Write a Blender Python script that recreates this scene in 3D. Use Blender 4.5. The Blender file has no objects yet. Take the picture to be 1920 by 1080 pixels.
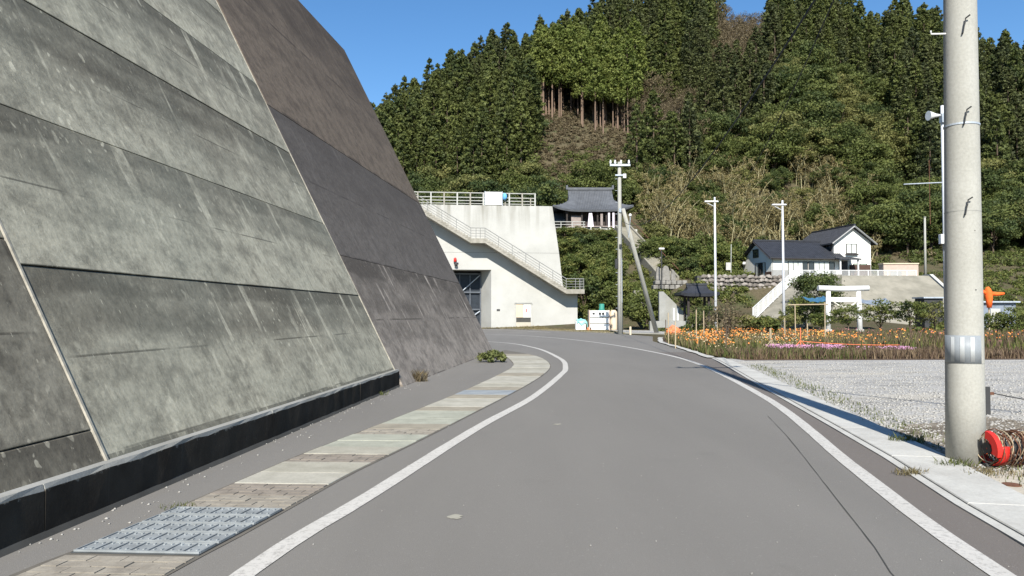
import bpy, bmesh, math, random
import numpy as np
from mathutils import Vector, Matrix

random.seed(7)
RNG = np.random.default_rng(11)
SC = bpy.context.scene
COL = SC.collection

# ------------------------------------------------------------------ camera, world, sun, exposure
F, HY, CAMH = 1400.0, 590.0, 1.5          # focal length (px at 1920 wide), horizon row, eye height
PITCH = math.atan((HY - 540) / F)
cam_d = bpy.data.cameras.new('camera')
cam_d.sensor_width = 36.0
cam_d.lens = 36.0 * F / 1920
cam_d.clip_end = 3000
cam = bpy.data.objects.new('camera', cam_d)
COL.objects.link(cam)
cam.location = (0, 0, CAMH)
cam.rotation_euler = (math.pi / 2 + PITCH, 0, 0)
SC.camera = cam

SUN_EL, SUN_AZ = math.radians(38), math.radians(183.4)
w = bpy.data.worlds.new('World'); SC.world = w; w.use_nodes = True
nt = w.node_tree
sky = nt.nodes.new('ShaderNodeTexSky'); sky.sky_type = 'NISHITA'; sky.sun_disc = False
sky.sun_elevation = SUN_EL; sky.sun_rotation = SUN_AZ
sky.air_density = 1.0; sky.dust_density = 0.1; sky.ozone_density = 3.0; sky.altitude = 300
hs = nt.nodes.new('ShaderNodeHueSaturation'); hs.inputs['Saturation'].default_value = 1.2
bg = nt.nodes['Background']; bg.inputs['Strength'].default_value = 0.077
nt.links.new(sky.outputs[0], hs.inputs['Color']); nt.links.new(hs.outputs[0], bg.inputs['Color'])

sd = bpy.data.lights.new('sun', 'SUN'); sd.energy = 4.1; sd.angle = math.radians(0.5); sd.color = (1, .955, .88)
sun = bpy.data.objects.new('sun', sd); COL.objects.link(sun)
sun.rotation_euler = (math.pi / 2 - SUN_EL, 0, math.radians(-3.4)); sun.location = (0, 0, 60)
SC.view_settings.view_transform = 'Standard'; SC.view_settings.look = 'None'
SC.view_settings.exposure = 1.1; SC.view_settings.gamma = 1; SC.view_settings.use_curve_mapping = False
SC.render.engine = 'CYCLES'
SC.cycles.max_bounces = 5; SC.cycles.diffuse_bounces = 2; SC.cycles.transparent_max_bounces = 6
SC.cycles.use_denoising = True

# ------------------------------------------------------------------ measuring helpers (photo survey -> metres)
def ray(px, py):
    a = (px - 960) / F; b = (540 - py) / F
    return Vector((a, math.cos(PITCH) - b * math.sin(PITCH), math.sin(PITCH) + b * math.cos(PITCH)))
def G(px, py, z=0.0):
    d = ray(px, py); t = (z - CAMH) / d.z
    return Vector((d.x * t, d.y * t, z))
def P(px, py, Y):
    d = ray(px, py); t = Y / d.y
    return Vector((d.x * t, Y, CAMH + d.z * t))

# ------------------------------------------------------------------ node material helper
class NM:
    def __init__(s, name):
        s.m = bpy.data.materials.new(name); s.m.use_nodes = True
        s.t = s.m.node_tree; s.b = s.t.nodes['Principled BSDF']
        s.geo = s.t.nodes.new('ShaderNodeNewGeometry')
        s.pos = s.geo.outputs['Position']
    def n(s, ty, **k):
        x = s.t.nodes.new(ty)
        for a, v in k.items(): setattr(x, a, v)
        return x
    def put(s, sock, v):
        if isinstance(v, bpy.types.NodeSocket): s.t.links.new(v, sock)
        elif v is not None:
            if hasattr(sock.default_value, '__len__') and not hasattr(v, '__len__'): v = (v,) * len(sock.default_value)
            if hasattr(v, '__len__') and len(v) == 3 and len(sock.default_value) == 4: v = (*v, 1)
            sock.default_value = v
    def map(s, v=None, scale=(1, 1, 1), rot=(0, 0, 0), loc=(0, 0, 0)):
        x = s.n('ShaderNodeMapping'); s.put(x.inputs['Vector'], v if v is not None else s.pos)
        s.put(x.inputs['Scale'], scale); s.put(x.inputs['Rotation'], rot); s.put(x.inputs['Location'], loc)
        return x.outputs[0]
    def noise(s, v=None, scale=1., detail=4., rough=.55, dist=0.):
        x = s.n('ShaderNodeTexNoise'); s.put(x.inputs['Vector'], v if v is not None else s.pos)
        x.inputs['Scale'].default_value = scale; x.inputs['Detail'].default_value = detail
        x.inputs['Roughness'].default_value = rough; x.inputs['Distortion'].default_value = dist
        return x.outputs['Fac']
    def vor(s, v=None, scale=1., out='Distance', feature='F1', rnd=1.):
        x = s.n('ShaderNodeTexVoronoi', feature=feature); s.put(x.inputs['Vector'], v if v is not None else s.pos)
        x.inputs['Scale'].default_value = scale; x.inputs['Randomness'].default_value = rnd
        return x.outputs[out]
    def ramp(s, f, stops, interp='LINEAR'):
        x = s.n('ShaderNodeValToRGB'); s.put(x.inputs[0], f); r = x.color_ramp; r.interpolation = interp
        while len(r.elements) < len(stops): r.elements.new(.5)
        for e, (p, c) in zip(r.elements, stops):
            e.position = p
            e.color = (c, c, c, 1) if not hasattr(c, '__len__') else (*c, 1)
        return x.outputs[0]
    def mix(s, f, a, b, mode='MIX'):
        x = s.n('ShaderNodeMix', data_type='RGBA', blend_type=mode)
        s.put(x.inputs[0], f); s.put(x.inputs[6], a); s.put(x.inputs[7], b)
        return x.outputs[2]
    def math(s, op, a, b=None, c=None, clamp=False):
        x = s.n('ShaderNodeMath', operation=op, use_clamp=clamp)
        s.put(x.inputs[0], a)
        if b is not None: s.put(x.inputs[1], b)
        if c is not None: s.put(x.inputs[2], c)
        return x.outputs[0]
    def sep(s, v=None):
        x = s.n('ShaderNodeSeparateXYZ'); s.put(x.inputs[0], v if v is not None else s.pos)
        return x.outputs
    def comb(s, x_, y_, z_):
        x = s.n('ShaderNodeCombineXYZ'); s.put(x.inputs[0], x_); s.put(x.inputs[1], y_); s.put(x.inputs[2], z_)
        return x.outputs[0]
    def bump(s, h, strength=.3, dist=.01, normal=None):
        x = s.n('ShaderNodeBump'); s.put(x.inputs['Height'], h)
        x.inputs['Strength'].default_value = strength; x.inputs['Distance'].default_value = dist
        if normal is not None: s.put(x.inputs['Normal'], normal)
        s.t.links.new(x.outputs[0], s.b.inputs['Normal']); return x.outputs[0]
    def rand(s):
        return s.n('ShaderNodeObjectInfo').outputs['Random']
    def attr(s, name):
        return s.n('ShaderNodeAttribute', attribute_name=name)
    def done(s, col=None, rough=.8, metal=0., spec=.3):
        if col is not None: s.put(s.b.inputs['Base Color'], col)
        s.put(s.b.inputs['Roughness'], rough); s.put(s.b.inputs['Metallic'], metal)
        s.b.inputs['Specular IOR Level'].default_value = spec
        return s.m

def simple(name, col, rough=.7, metal=0., var=.18, scale=3., spec=.3, bump=0., bscale=40.):
    m = NM(name)
    n1 = m.noise(scale=scale, detail=5)
    lo = tuple(c * (1 - var) for c in col); hi = tuple(min(1, c * (1 + var)) for c in col)
    c = m.ramp(n1, [(.3, lo), (.7, hi)])
    if bump: m.bump(m.noise(scale=bscale, detail=3), bump, .005)
    return m.done(c, rough, metal, spec)

MAT = {}
# --- asphalt
def mk_asphalt(name, base, tint):
    m = NM(name)
    big = m.noise(m.map(scale=(1, .25, 1)), .5, 4)
    fine = m.noise(scale=110, detail=3, rough=.7)
    agg = m.vor(scale=160)
    c = m.ramp(big, [(.3, tuple(x * .88 for x in base)), (.72, tuple(x * 1.1 for x in base))])
    c = m.mix(m.ramp(fine, [(.35, 0.), (.75, .55)]), c, tint)
    spk = m.ramp(m.noise(scale=45, detail=1), [(.70, 0.), (.74, 1.)])
    c = m.mix(m.math('MULTIPLY', spk, .22), c, (.34, .33, .30))
    stn = m.ramp(m.noise(m.map(loc=(3, 9, 0)), 1.1, 5, .65), [(.60, 0.), (.75, .3)])
    c = m.mix(stn, c, tuple(x * .74 for x in base))
    c = m.mix(m.ramp(m.noise(m.map(scale=(1.6, .12, 1), loc=(8, 0, 0)), .9, 3), [(.42, 0.), (.66, .30)]), c, tuple(x * 1.18 for x in base))
    c = m.mix(1., c, m.ramp(m.noise(scale=420, detail=2, rough=.8), [(.3, .78), (.7, 1.22)]), 'MULTIPLY')
    m.bump(m.math('ADD', agg, fine), .35, .004)
    return m.done(c, .82, 0, .3)
MAT['asphalt'] = mk_asphalt('asphalt', (.150, .142, .128), (.205, .195, .178))
MAT['asphalt_side'] = mk_asphalt('asphalt_shoulder', (.126, .112, .099), (.170, .152, .137))
def mk_paint():
    m = NM('road_paint')
    n = m.noise(scale=32, detail=6, rough=.75); big = m.noise(scale=2.2, detail=3)
    c = m.ramp(n, [(.36, (.27, .26, .24)), (.50, (.48, .465, .43))])
    c = m.mix(m.math('MULTIPLY', m.ramp(big, [(.4, 0.), (.7, 1.)]), .4), c, (.40, .385, .35))
    m.bump(m.noise(scale=120), .3, .003)
    return m.done(c, .7)
MAT['paint'] = mk_paint()

# --- seawall concrete
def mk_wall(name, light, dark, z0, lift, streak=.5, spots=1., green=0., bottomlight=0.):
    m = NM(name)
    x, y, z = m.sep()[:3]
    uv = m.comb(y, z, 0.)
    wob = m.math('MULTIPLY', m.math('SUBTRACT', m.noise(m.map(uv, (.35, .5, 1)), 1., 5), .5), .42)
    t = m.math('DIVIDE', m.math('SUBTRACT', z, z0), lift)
    fr = m.math('FRACT', t)
    cellr = m.n('ShaderNodeTexWhiteNoise', noise_dimensions='1D'); m.put(cellr.inputs['W'], m.math('FLOOR', t))
    fr2 = m.math('ADD', fr, wob)
    band = m.ramp(fr2, [(.10, 0.), (.30, .12), (.33, .34), (.52, .26), (.60, .62), (.66, .80), (.84, .72), (.88, 1.), (1.0, 1.)])
    patch = m.noise(m.map(uv, (.5, 1.3, 1)), 1., 5, .6)
    f = m.math('ADD', m.math('MULTIPLY', band, .88), m.math('MULTIPLY', m.math('SUBTRACT', patch, .50), 1.5))
    f = m.math('ADD', f, m.math('MULTIPLY', m.math('SUBTRACT', cellr.outputs['Value'], .5), .3), clamp=True)
    c = m.mix(f, light, dark)
    # run-down streaks, pale and dark, following the fall line of the face
    sv = m.map(uv, (3.2, .22, 1))
    s1 = m.ramp(m.noise(sv, 1., 3, .5, .25), [(.585, 0.), (.625, 1.)])
    brk = m.ramp(m.noise(m.map(uv, (1.1, .9, 1), loc=(5, 2, 0)), 1., 3), [(.42, 0.), (.62, 1.)])
    c = m.mix(m.math('MULTIPLY', m.math('MULTIPLY', s1, brk), streak), c, tuple(min(1, a * 1.35) for a in light))
    s2 = m.ramp(m.noise(m.map(uv, (6.5, .35, 1), loc=(7, 1, 0)), 1., 4, .6), [(.62, 0.), (.72, 1.)])
    c = m.mix(m.math('MULTIPLY', s2, .38), c, tuple(a * .62 for a in dark))
    # short bright drips
    s3 = m.ramp(m.noise(m.map(uv, (15, 1.6, 1), loc=(1, 11, 0)), 1., 2, .5), [(.70, 0.), (.76, 1.)])
    c = m.mix(m.math('MULTIPLY', s3, .32), c, tuple(min(1, a * 1.5) for a in light))
    # splash spots
    for sc_, th, off in ((7.5, .20, 0.), (12., .2, 4.)):
        vv = m.map(uv, (1, .8, 1), loc=(off, off * .7, 0))
        vv2 = m.n('ShaderNodeVectorMath', operation='ADD'); m.put(vv2.inputs[0], vv)
        nz = m.n('ShaderNodeTexNoise'); m.put(nz.inputs['Vector'], uv); nz.inputs['Scale'].default_value = 9
        sc2 = m.n('ShaderNodeVectorMath', operation='SCALE'); m.put(sc2.inputs[0], nz.outputs['Color']); sc2.inputs['Scale'].default_value = .09
        m.put(vv2.inputs[1], sc2.outputs[0])
        v = m.n('ShaderNodeTexVoronoi'); m.put(v.inputs['Vector'], vv2.outputs[0]); v.inputs['Scale'].default_value = sc_
        rr = m.sep(v.outputs['Color'])[0]
        rad = m.math('MULTIPLY', m.math('POWER', rr, 1.6), th + .16)
        sp = m.math('DIVIDE', m.math('SUBTRACT', rad, v.outputs['Distance']), .1, clamp=True)
        dens = m.ramp(m.noise(m.map(uv, (.4, .4, 1), loc=(off, 3, 0)), 1., 3), [(.42, 0.), (.6, 1.)])
        near = m.ramp(m.math('DIVIDE', y, 20.), [(.25, 1.), (.8, .35)])
        k = m.math('MULTIPLY', m.math('MULTIPLY', m.math('MULTIPLY', sp, dens), near), .8 * spots)
        c = m.mix(k, c, tuple(min(1, a * 1.55) for a in light))
    # form-board seams inside each lift: thin dark line with a paler lip, broken along its length
    fb = m.math('FRACT', m.math('ADD', m.math('MULTIPLY', fr, 2.), m.math('MULTIPLY', wob, .05)))
    ln_ = m.ramp(fb, [(.0, .9), (.018, .9), (.03, 0.), (1., 0.)])
    brk2 = m.ramp(m.noise(m.map(uv, (.8, .2, 1), loc=(3, 0, 0)), 1., 3), [(.45, 0.), (.55, .8)])
    c = m.mix(m.math('MULTIPLY', ln_, brk2), c, tuple(a * .55 for a in dark))
    blot = m.ramp(m.noise(m.map(uv, (2.2, 2.2, 1), loc=(2, 8, 0)), 1., 8, .75), [(.45, 0.), (.53, .28), (.61, .58)])
    c = m.mix(blot, c, tuple(a * .9 for a in dark))
    fleck = m.ramp(m.noise(m.map(uv, (30, 9, 1)), 1., 3, .6), [(.66, 0.), (.70, .75)])
    c = m.mix(m.math('MULTIPLY', fleck, spots * .55, clamp=True), c, tuple(min(1, a * 1.7) for a in light))
    fine = m.noise(m.map(uv, (1, .7, 1)), 14., 6, .7)
    c = m.mix(1., c, m.ramp(fine, [(.25, .66), (.75, 1.30)]), 'MULTIPLY')
    pit = m.ramp(m.vor(m.map(uv, (1, .6, 1)), 26.), [(.05, 1.), (.10, 0.)])
    pitm = m.math('MULTIPLY', pit, m.ramp(m.noise(uv, 1.3, 2), [(.5, 0.), (.6, .55)]))
    c = m.mix(pitm, c, tuple(a * .45 for a in dark))
    if green: c = m.mix(m.ramp(m.noise(m.map(uv, (.3, .5, 1), loc=(9, 9, 0)), 1., 3), [(.4, 0.), (.7, green)]), c, (.205, .235, .195))
    h = m.math('ADD', m.math('MULTIPLY', fine, .6), m.noise(m.map(uv, (.9, 2.5, 1)), 2., 3))
    m.bump(m.math('SUBTRACT', h, pitm), .45, .02)
    return m.done(c, .88, 0, .25)
MAT['wall_near'] = mk_wall('concrete_wall_near', (.235, .215, .165), (.078, .069, .053), .60, 1.5, .35, 2.0)
MAT['wall_mid'] = mk_wall('concrete_wall_mid', (.405, .378, .288), (.115, .105, .080), .4, 1.5, .75, .9, .18)
MAT['wall_low'] = mk_wall('concrete_wall_streaked', (.30, .262, .220), (.085, .073, .061), .0, 2.75, .95, 1.0)
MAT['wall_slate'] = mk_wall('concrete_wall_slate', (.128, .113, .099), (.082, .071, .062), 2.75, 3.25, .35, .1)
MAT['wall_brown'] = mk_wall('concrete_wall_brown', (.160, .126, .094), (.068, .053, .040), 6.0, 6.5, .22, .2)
MAT['joint'] = simple('joint_sealant', (.30, .28, .23), .8, var=.3, scale=12)
MAT['core'] = simple('concrete_core', (.06, .058, .052), .9)
def mk_kerb():
    m = NM('blackened_concrete')
    n = m.noise(scale=3, detail=5); f = m.noise(scale=28, detail=5, rough=.7)
    c = m.ramp(n, [(.3, (.026, .022, .018)), (.75, (.050, .044, .036))])
    c = m.mix(m.ramp(f, [(.66, 0.), (.74, .5)]), c, (.11, .105, .095))
    z = m.sep()[2]
    up = m.math('DIVIDE', m.math('SUBTRACT', z, .17), .17, clamp=True)
    chip = m.ramp(m.math('MULTIPLY', up, m.noise(m.map(scale=(1, 1.2, 1)), 7., 6, .7)), [(.50, 0.), (.56, .8)])
    c = m.mix(chip, c, (.20, .19, .165))
    drip = m.ramp(m.noise(m.map(scale=(1, 9, .5)), 1., 4), [(.62, 0.), (.72, .22)])
    c = m.mix(drip, c, (.10, .098, .088))
    m.bump(f, .5, .01)
    return m.done(c, .9, 0, .08)
MAT['kerb_black'] = mk_kerb()
def mk_conc(name, light, dark, scale=1.2, streaks=0., bump=.25, top=None):
    m = NM(name)
    n = m.noise(scale=scale, detail=6, rough=.62); f = m.noise(scale=38, detail=4, rough=.7)
    c = m.ramp(n, [(.3, dark), (.62, light)])
    c = m.mix(1., c, m.ramp(f, [(.3, .86), (.7, 1.08)]), 'MULTIPLY')
    if streaks:
        s_ = m.ramp(m.noise(m.map(scale=(1.1, 1.1, .07)), 1., 4, .6), [(.44, 0.), (.66, 1.)])
        if top:
            z = m.sep()[2]
            zz = m.math('DIVIDE', m.math('SUBTRACT', z, top[0]), top[1] - top[0], clamp=True)
            s_ = m.math('MULTIPLY', s_, m.math('POWER', zz, 1.3))
        c = m.mix(m.math('MULTIPLY', s_, streaks), c, (.16, .15, .115))
    m.bump(f, bump, .006)
    return m.done(c, .85, 0, .25)
MAT['conc_white'] = mk_conc('pale_concrete', (.42, .415, .385), (.365, .36, .33), .5, .85, top=(9.8, 13.6))
MAT['conc_stair'] = mk_conc('stair_concrete', (.33, .31, .265), (.23, .215, .18), 2.5, .5)
MAT['conc_pole'] = mk_conc('pole_concrete', (.365, .36, .325), (.315, .31, .275), 1.2, .30)
MAT['conc_kerb'] = mk_conc('kerb_concrete', (.46, .455, .42), (.36, .35, .32), 1.6)
MAT['conc_apron'] = mk_conc('apron_concrete', (.46, .42, .34), (.36, .32, .26), 1.3)
MAT['conc_grey'] = mk_conc('grey_concrete', (.30, .30, .28), (.22, .22, .20), .8, .3)
MAT['conc_slope'] = mk_conc('slope_concrete', (.27, .25, .20), (.175, .165, .13), .45, .5)
MAT['lid_white'] = mk_conc('lid_white', (.385, .37, .315), (.28, .27, .225), 3.)
MAT['lid_pale'] = mk_conc('lid_pale', (.34, .325, .27), (.25, .24, .195), 3.)
MAT['lid_green'] = mk_conc('lid_green', (.335, .34, .28), (.25, .255, .21), 3.)
MAT['lid_tan'] = mk_conc('lid_tan', (.29, .265, .21), (.21, .19, .15), 3.)
MAT['lid_blue'] = mk_conc('lid_blue', (.26, .285, .30), (.20, .22, .235), 3.)
MAT['brick_tan'] = mk_conc('paver_tan', (.285, .26, .215), (.195, .175, .145), 6., bump=.4)
MAT['brick_red'] = mk_conc('paver_brown', (.245, .215, .18), (.165, .145, .122), 6., bump=.4)
MAT['mortar'] = simple('paver_joint', (.115, .105, .088), .9)
MAT['galv'] = simple('galvanised_steel', (.38, .42, .46), .5, .25, .2, 6, .4)
MAT['grate'] = simple('grating_steel', (.245, .265, .270), .55, .1, .2, 9, .4)
MAT['grate_dark'] = simple('grating_gap', (.055, .060, .062), .8, 0, .3, 9)
MAT['steel_rail'] = simple('railing_steel', (.36, .36, .33), .6, .1, .15)
MAT['steel_dark'] = simple('dark_steel', (.05, .05, .05), .6, .3)
MAT['rust'] = simple('rusty_wire', (.13, .06, .035), .8, .2, .4, 12)
MAT['steel_pole'] = simple('painted_steel_pole', (.52, .53, .55), .45, .1, .06)
MAT['white'] = simple('white_paint', (.62, .62, .60), .6, 0, .06)
MAT['white_wall'] = simple('white_plaster', (.66, .65, .60), .85, 0, .04, .8)
MAT['grey_clad'] = simple('grey_cladding', (.28, .28, .27), .8, 0, .08)
MAT['brown_clad'] = simple('brown_cladding', (.07, .04, .03), .8, 0, .15)
MAT['black_tile'] = simple('dark_roof_tile', (.028, .030, .036), .55, 0, .25, 2, .35)
MAT['temple_tile'] = simple('grey_roof_tile', (.085, .09, .098), .6, 0, .2, 1.5, .35)
MAT['dark_wood'] = simple('dark_timber', (.035, .028, .025), .8, 0, .3)
MAT['pale_wood'] = simple('weathered_boards', (.24, .20, .18), .8, 0, .15)
MAT['wood_stake'] = simple('timber_stake', (.36, .29, .19), .8, 0, .2)
MAT['glass'] = simple('window_glass', (.03, .035, .04), .08, 0, .1, 1, .6)
MAT['curtain'] = simple('curtained_glass', (.50, .52, .48), .3, 0, .08, 2, .5)
MAT['curtain_green'] = simple('pale_green_curtained_glass', (.40, .50, .40), .3, 0, .08, 2, .5)
MAT['frame'] = simple('dark_window_frame', (.04, .035, .035), .5)
MAT['red'] = simple('red_plastic', (.55, .025, .018), .45, 0, .15)
MAT['orange'] = simple('orange_fabric', (.85, .13, .02), .8, 0, .15)
MAT['orange_net'] = simple('orange_net', (.80, .20, .09), .8, 0, .2, 8)
MAT['teal'] = simple('teal_sheet', (.22, .52, .50), .6, 0, .2)
MAT['green_can'] = simple('green_metal', (.03, .20, .15), .6)
MAT['blue_tarp'] = simple('blue_tarp', (.04, .12, .20), .6, 0, .2)
MAT['sky_blue'] = simple('blue_cover', (.12, .36, .65), .6, 0, .2)
MAT['cream'] = simple('cream_metal', (.55, .45, .32), .6, 0, .08)
MAT['pink_wall'] = simple('pinkish_render', (.42, .33, .27), .85, 0, .08)
MAT['gate_steel'] = simple('blue_grey_gate_steel', (.022, .028, .036), .5, .3, .2)
MAT['gate_bar'] = simple('gate_bar_steel', (.09, .10, .115), .5, .2, .2)
MAT['sleeve'] = simple('aluminium_sleeve', (.225, .245, .26), .5, 0, .12, 5)
MAT['stripe'] = simple('pale_reflective_stripe', (.36, .375, .375), .5)
MAT['stair_steel'] = simple('stair_railing_steel', (.22, .22, .205), .6, .1, .15)
MAT['cloth_white'] = simple('white_cloth', (.62, .56, .62), .8, 0, .1)
MAT['wire'] = simple('black_cable', (.012, .012, .012), .6)
MAT['porcelain'] = simple('white_porcelain', (.6, .6, .58), .3)
MAT['grey_blue'] = simple('grey_blue_sheet', (.17, .20, .24), .7)
MAT['rope'] = simple('straw_rope', (.50, .48, .40), .9, 0, .2, 8)
MAT['stone_pale'] = simple('pale_stone', (.20, .19, .17), .9, 0, .3, 2, .2, .5, 8)
def mk_masonry():
    m = NM('wall_stones'); r = m.rand()
    c = m.ramp(r, [(0., (.12, .105, .09)), (.5, (.21, .185, .16)), (1., (.30, .27, .24))])
    c = m.mix(1., c, m.ramp(m.noise(scale=4, detail=4), [(.3, .75), (.7, 1.15)]), 'MULTIPLY')
    return m.done(c, .9)
MAT['masonry'] = mk_masonry()
def mk_gravel(name, light, dark, scale=22.):
    m = NM(name)
    v = m.n('ShaderNodeTexVoronoi'); m.put(v.inputs['Vector'], m.pos); v.inputs['Scale'].default_value = scale
    rr = m.sep(v.outputs['Color'])[0]
    c = m.mix(rr, dark, light)
    c = m.mix(m.ramp(m.noise(m.map(scale=(.5, 1.3, 1)), .8, 6, .65), [(.40, .0), (.72, .8)]), c, tuple(a * .8 for a in light))
    c = m.mix(m.ramp(m.noise(m.map(scale=(.6, 2.2, 1)), .7, 6, .7), [(.50, 0.), (.66, .7)]), c, tuple(a * .55 for a in dark))
    c = m.mix(m.ramp(m.noise(m.map(scale=(.35, 1.6, 1), loc=(4, 4, 0)), .5, 5, .7), [(.52, 0.), (.62, .5)]), c, (.46, .42, .34))
    m.bump(v.outputs['Distance'], .9, .03)
    return m.done(c, .9, 0, .2)
MAT['gravel'] = mk_gravel('gravel', (.45, .44, .41), (.28, .27, .25))
MAT['verge'] = mk_gravel('verge_gravel', (.40, .37, .29), (.22, .21, .13), 9.)
MAT['pebble'] = simple('pebble_stone', (.31, .30, .275), .9, 0, .3, 30)
def mk_soil():
    m = NM('soil')
    n = m.noise(scale=.35, detail=6, rough=.6); f = m.noise(scale=6, detail=5, rough=.7)
    c = m.ramp(n, [(.3, (.055, .060, .028)), (.5, (.095, .078, .048)), (.7, (.060, .072, .030))])
    c = m.mix(1., c, m.ramp(f, [(.3, .6), (.7, 1.3)]), 'MULTIPLY')
    m.bump(f, .8, .1)
    return m.done(c, .95, 0, .1)
MAT['soil'] = mk_soil()
MAT['soil_tan'] = mk_gravel('tan_soil', (.25, .215, .165), (.15, .125, .095), 30.)
MAT['bed'] = simple('dry_soil', (.10, .07, .05), .95, 0, .3, 2, .1, .6, 10)

def mk_leaf(name, a, b, c, trans=.25, rough=.6):
    """a/b: spread over trees, c: fresh tips; the 'tint' attribute is the colour of each spray."""
    m = NM(name)
    col = m.mix(m.rand(), a, b)
    t = m.attr('tint').outputs['Fac']
    col = m.mix(m.ramp(t, [(.35, 0.), (1., .85)]), col, c)
    col = m.mix(1., col, m.ramp(t, [(0., .55), (.5, 1.)]), 'MULTIPLY')
    m.done(col, rough, 0, .18)
    tr = m.n('ShaderNodeBsdfTranslucent'); m.put(tr.inputs['Color'], col)
    ms = m.n('ShaderNodeMixShader'); ms.inputs[0].default_value = trans
    m.t.links.new(m.b.outputs[0], ms.inputs[1]); m.t.links.new(tr.outputs[0], ms.inputs[2])
    m.t.links.new(ms.outputs[0], m.t.nodes['Material Output'].inputs['Surface'])
    return m.m
LEAF = {
    'cedar': mk_leaf('cedar_needles', (.046, .066, .022), (.100, .115, .032), (.150, .170, .050)),
    'cedar_bright': mk_leaf('bright_cedar_needles', (.105, .140, .030), (.135, .160, .038), (.19, .21, .055)),
    'cedar_dark': mk_leaf('dark_cedar_needles', (.042, .055, .024), (.084, .094, .034), (.130, .145, .052)),
    'broad': mk_leaf('broad_leaves', (.048, .074, .026), (.100, .122, .032), (.145, .160, .046)),
    'broad_light': mk_leaf('light_broad_leaves', (.095, .112, .034), (.135, .140, .042), (.20, .19, .066)),
    'shrub': mk_leaf('shrub_leaves', (.070, .100, .024), (.100, .125, .032), (.175, .175, .050)),
    'brown': mk_leaf('brown_foliage', (.115, .088, .052), (.150, .118, .068), (.20, .165, .095)),
    'bamboo': mk_leaf('dry_bamboo_leaves', (.150, .125, .052), (.20, .165, .072), (.27, .225, .105)),
    'grass_dry': mk_leaf('dry_grass', (.13, .105, .05), (.19, .155, .075), (.27, .23, .12)),
    'grass_red': mk_leaf('reddish_grass', (.13, .088, .062), (.165, .115, .075), (.22, .165, .095)),
    'grass': mk_leaf('green_grass', (.07, .09, .03), (.10, .12, .035), (.16, .17, .06)),
}
def petal(name, c):
    return simple(name, c, .7, 0, .12)
PET = {'orange': petal('orange_petals', (.60, .21, .045)), 'yellow': petal('yellow_petals', (.46, .33, .09)),
       'pink': petal('pink_petals', (.44, .22, .36)), 'cream': petal('cream_petals', (.42, .34, .22)),
       'rose': petal('rose_petals', (.30, .10, .12))}
def mk_bark(name, a, b):
    m = NM(name)
    n = m.noise(m.map(scale=(3, 3, .5)), 1., 5)
    return m.done(m.mix(n, a, b), .9, 0, .1)
MAT['bark_mid'] = mk_bark('reddish_bark', (.09, .06, .045), (.20, .145, .105))
MAT['culm'] = mk_bark('bamboo_culm', (.26, .24, .13), (.38, .34, .20))
MAT['bark'] = mk_bark('bark', (.055, .040, .030), (.15, .115, .085))
MAT['bark_pale'] = mk_bark('pale_bark', (.15, .12, .09), (.28, .23, .17))

# ------------------------------------------------------------------ mesh and object helpers
def tag(o, label=None, cat=None, group=None, kind=None):
    if label: o['label'] = label
    if cat: o['category'] = cat
    if group: o['group'] = group
    if kind: o['kind'] = kind
    return o
def link(o, parent=None):
    COL.objects.link(o)
    if parent is not None: o.parent = parent
    return o
def empty(name, loc, label, cat, group=None, rz=0.):
    o = bpy.data.objects.new(name, None); o.empty_display_size = .2
    o.location = loc; o.rotation_euler = (0, 0, rz)
    link(o); return tag(o, label, cat, group)

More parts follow.
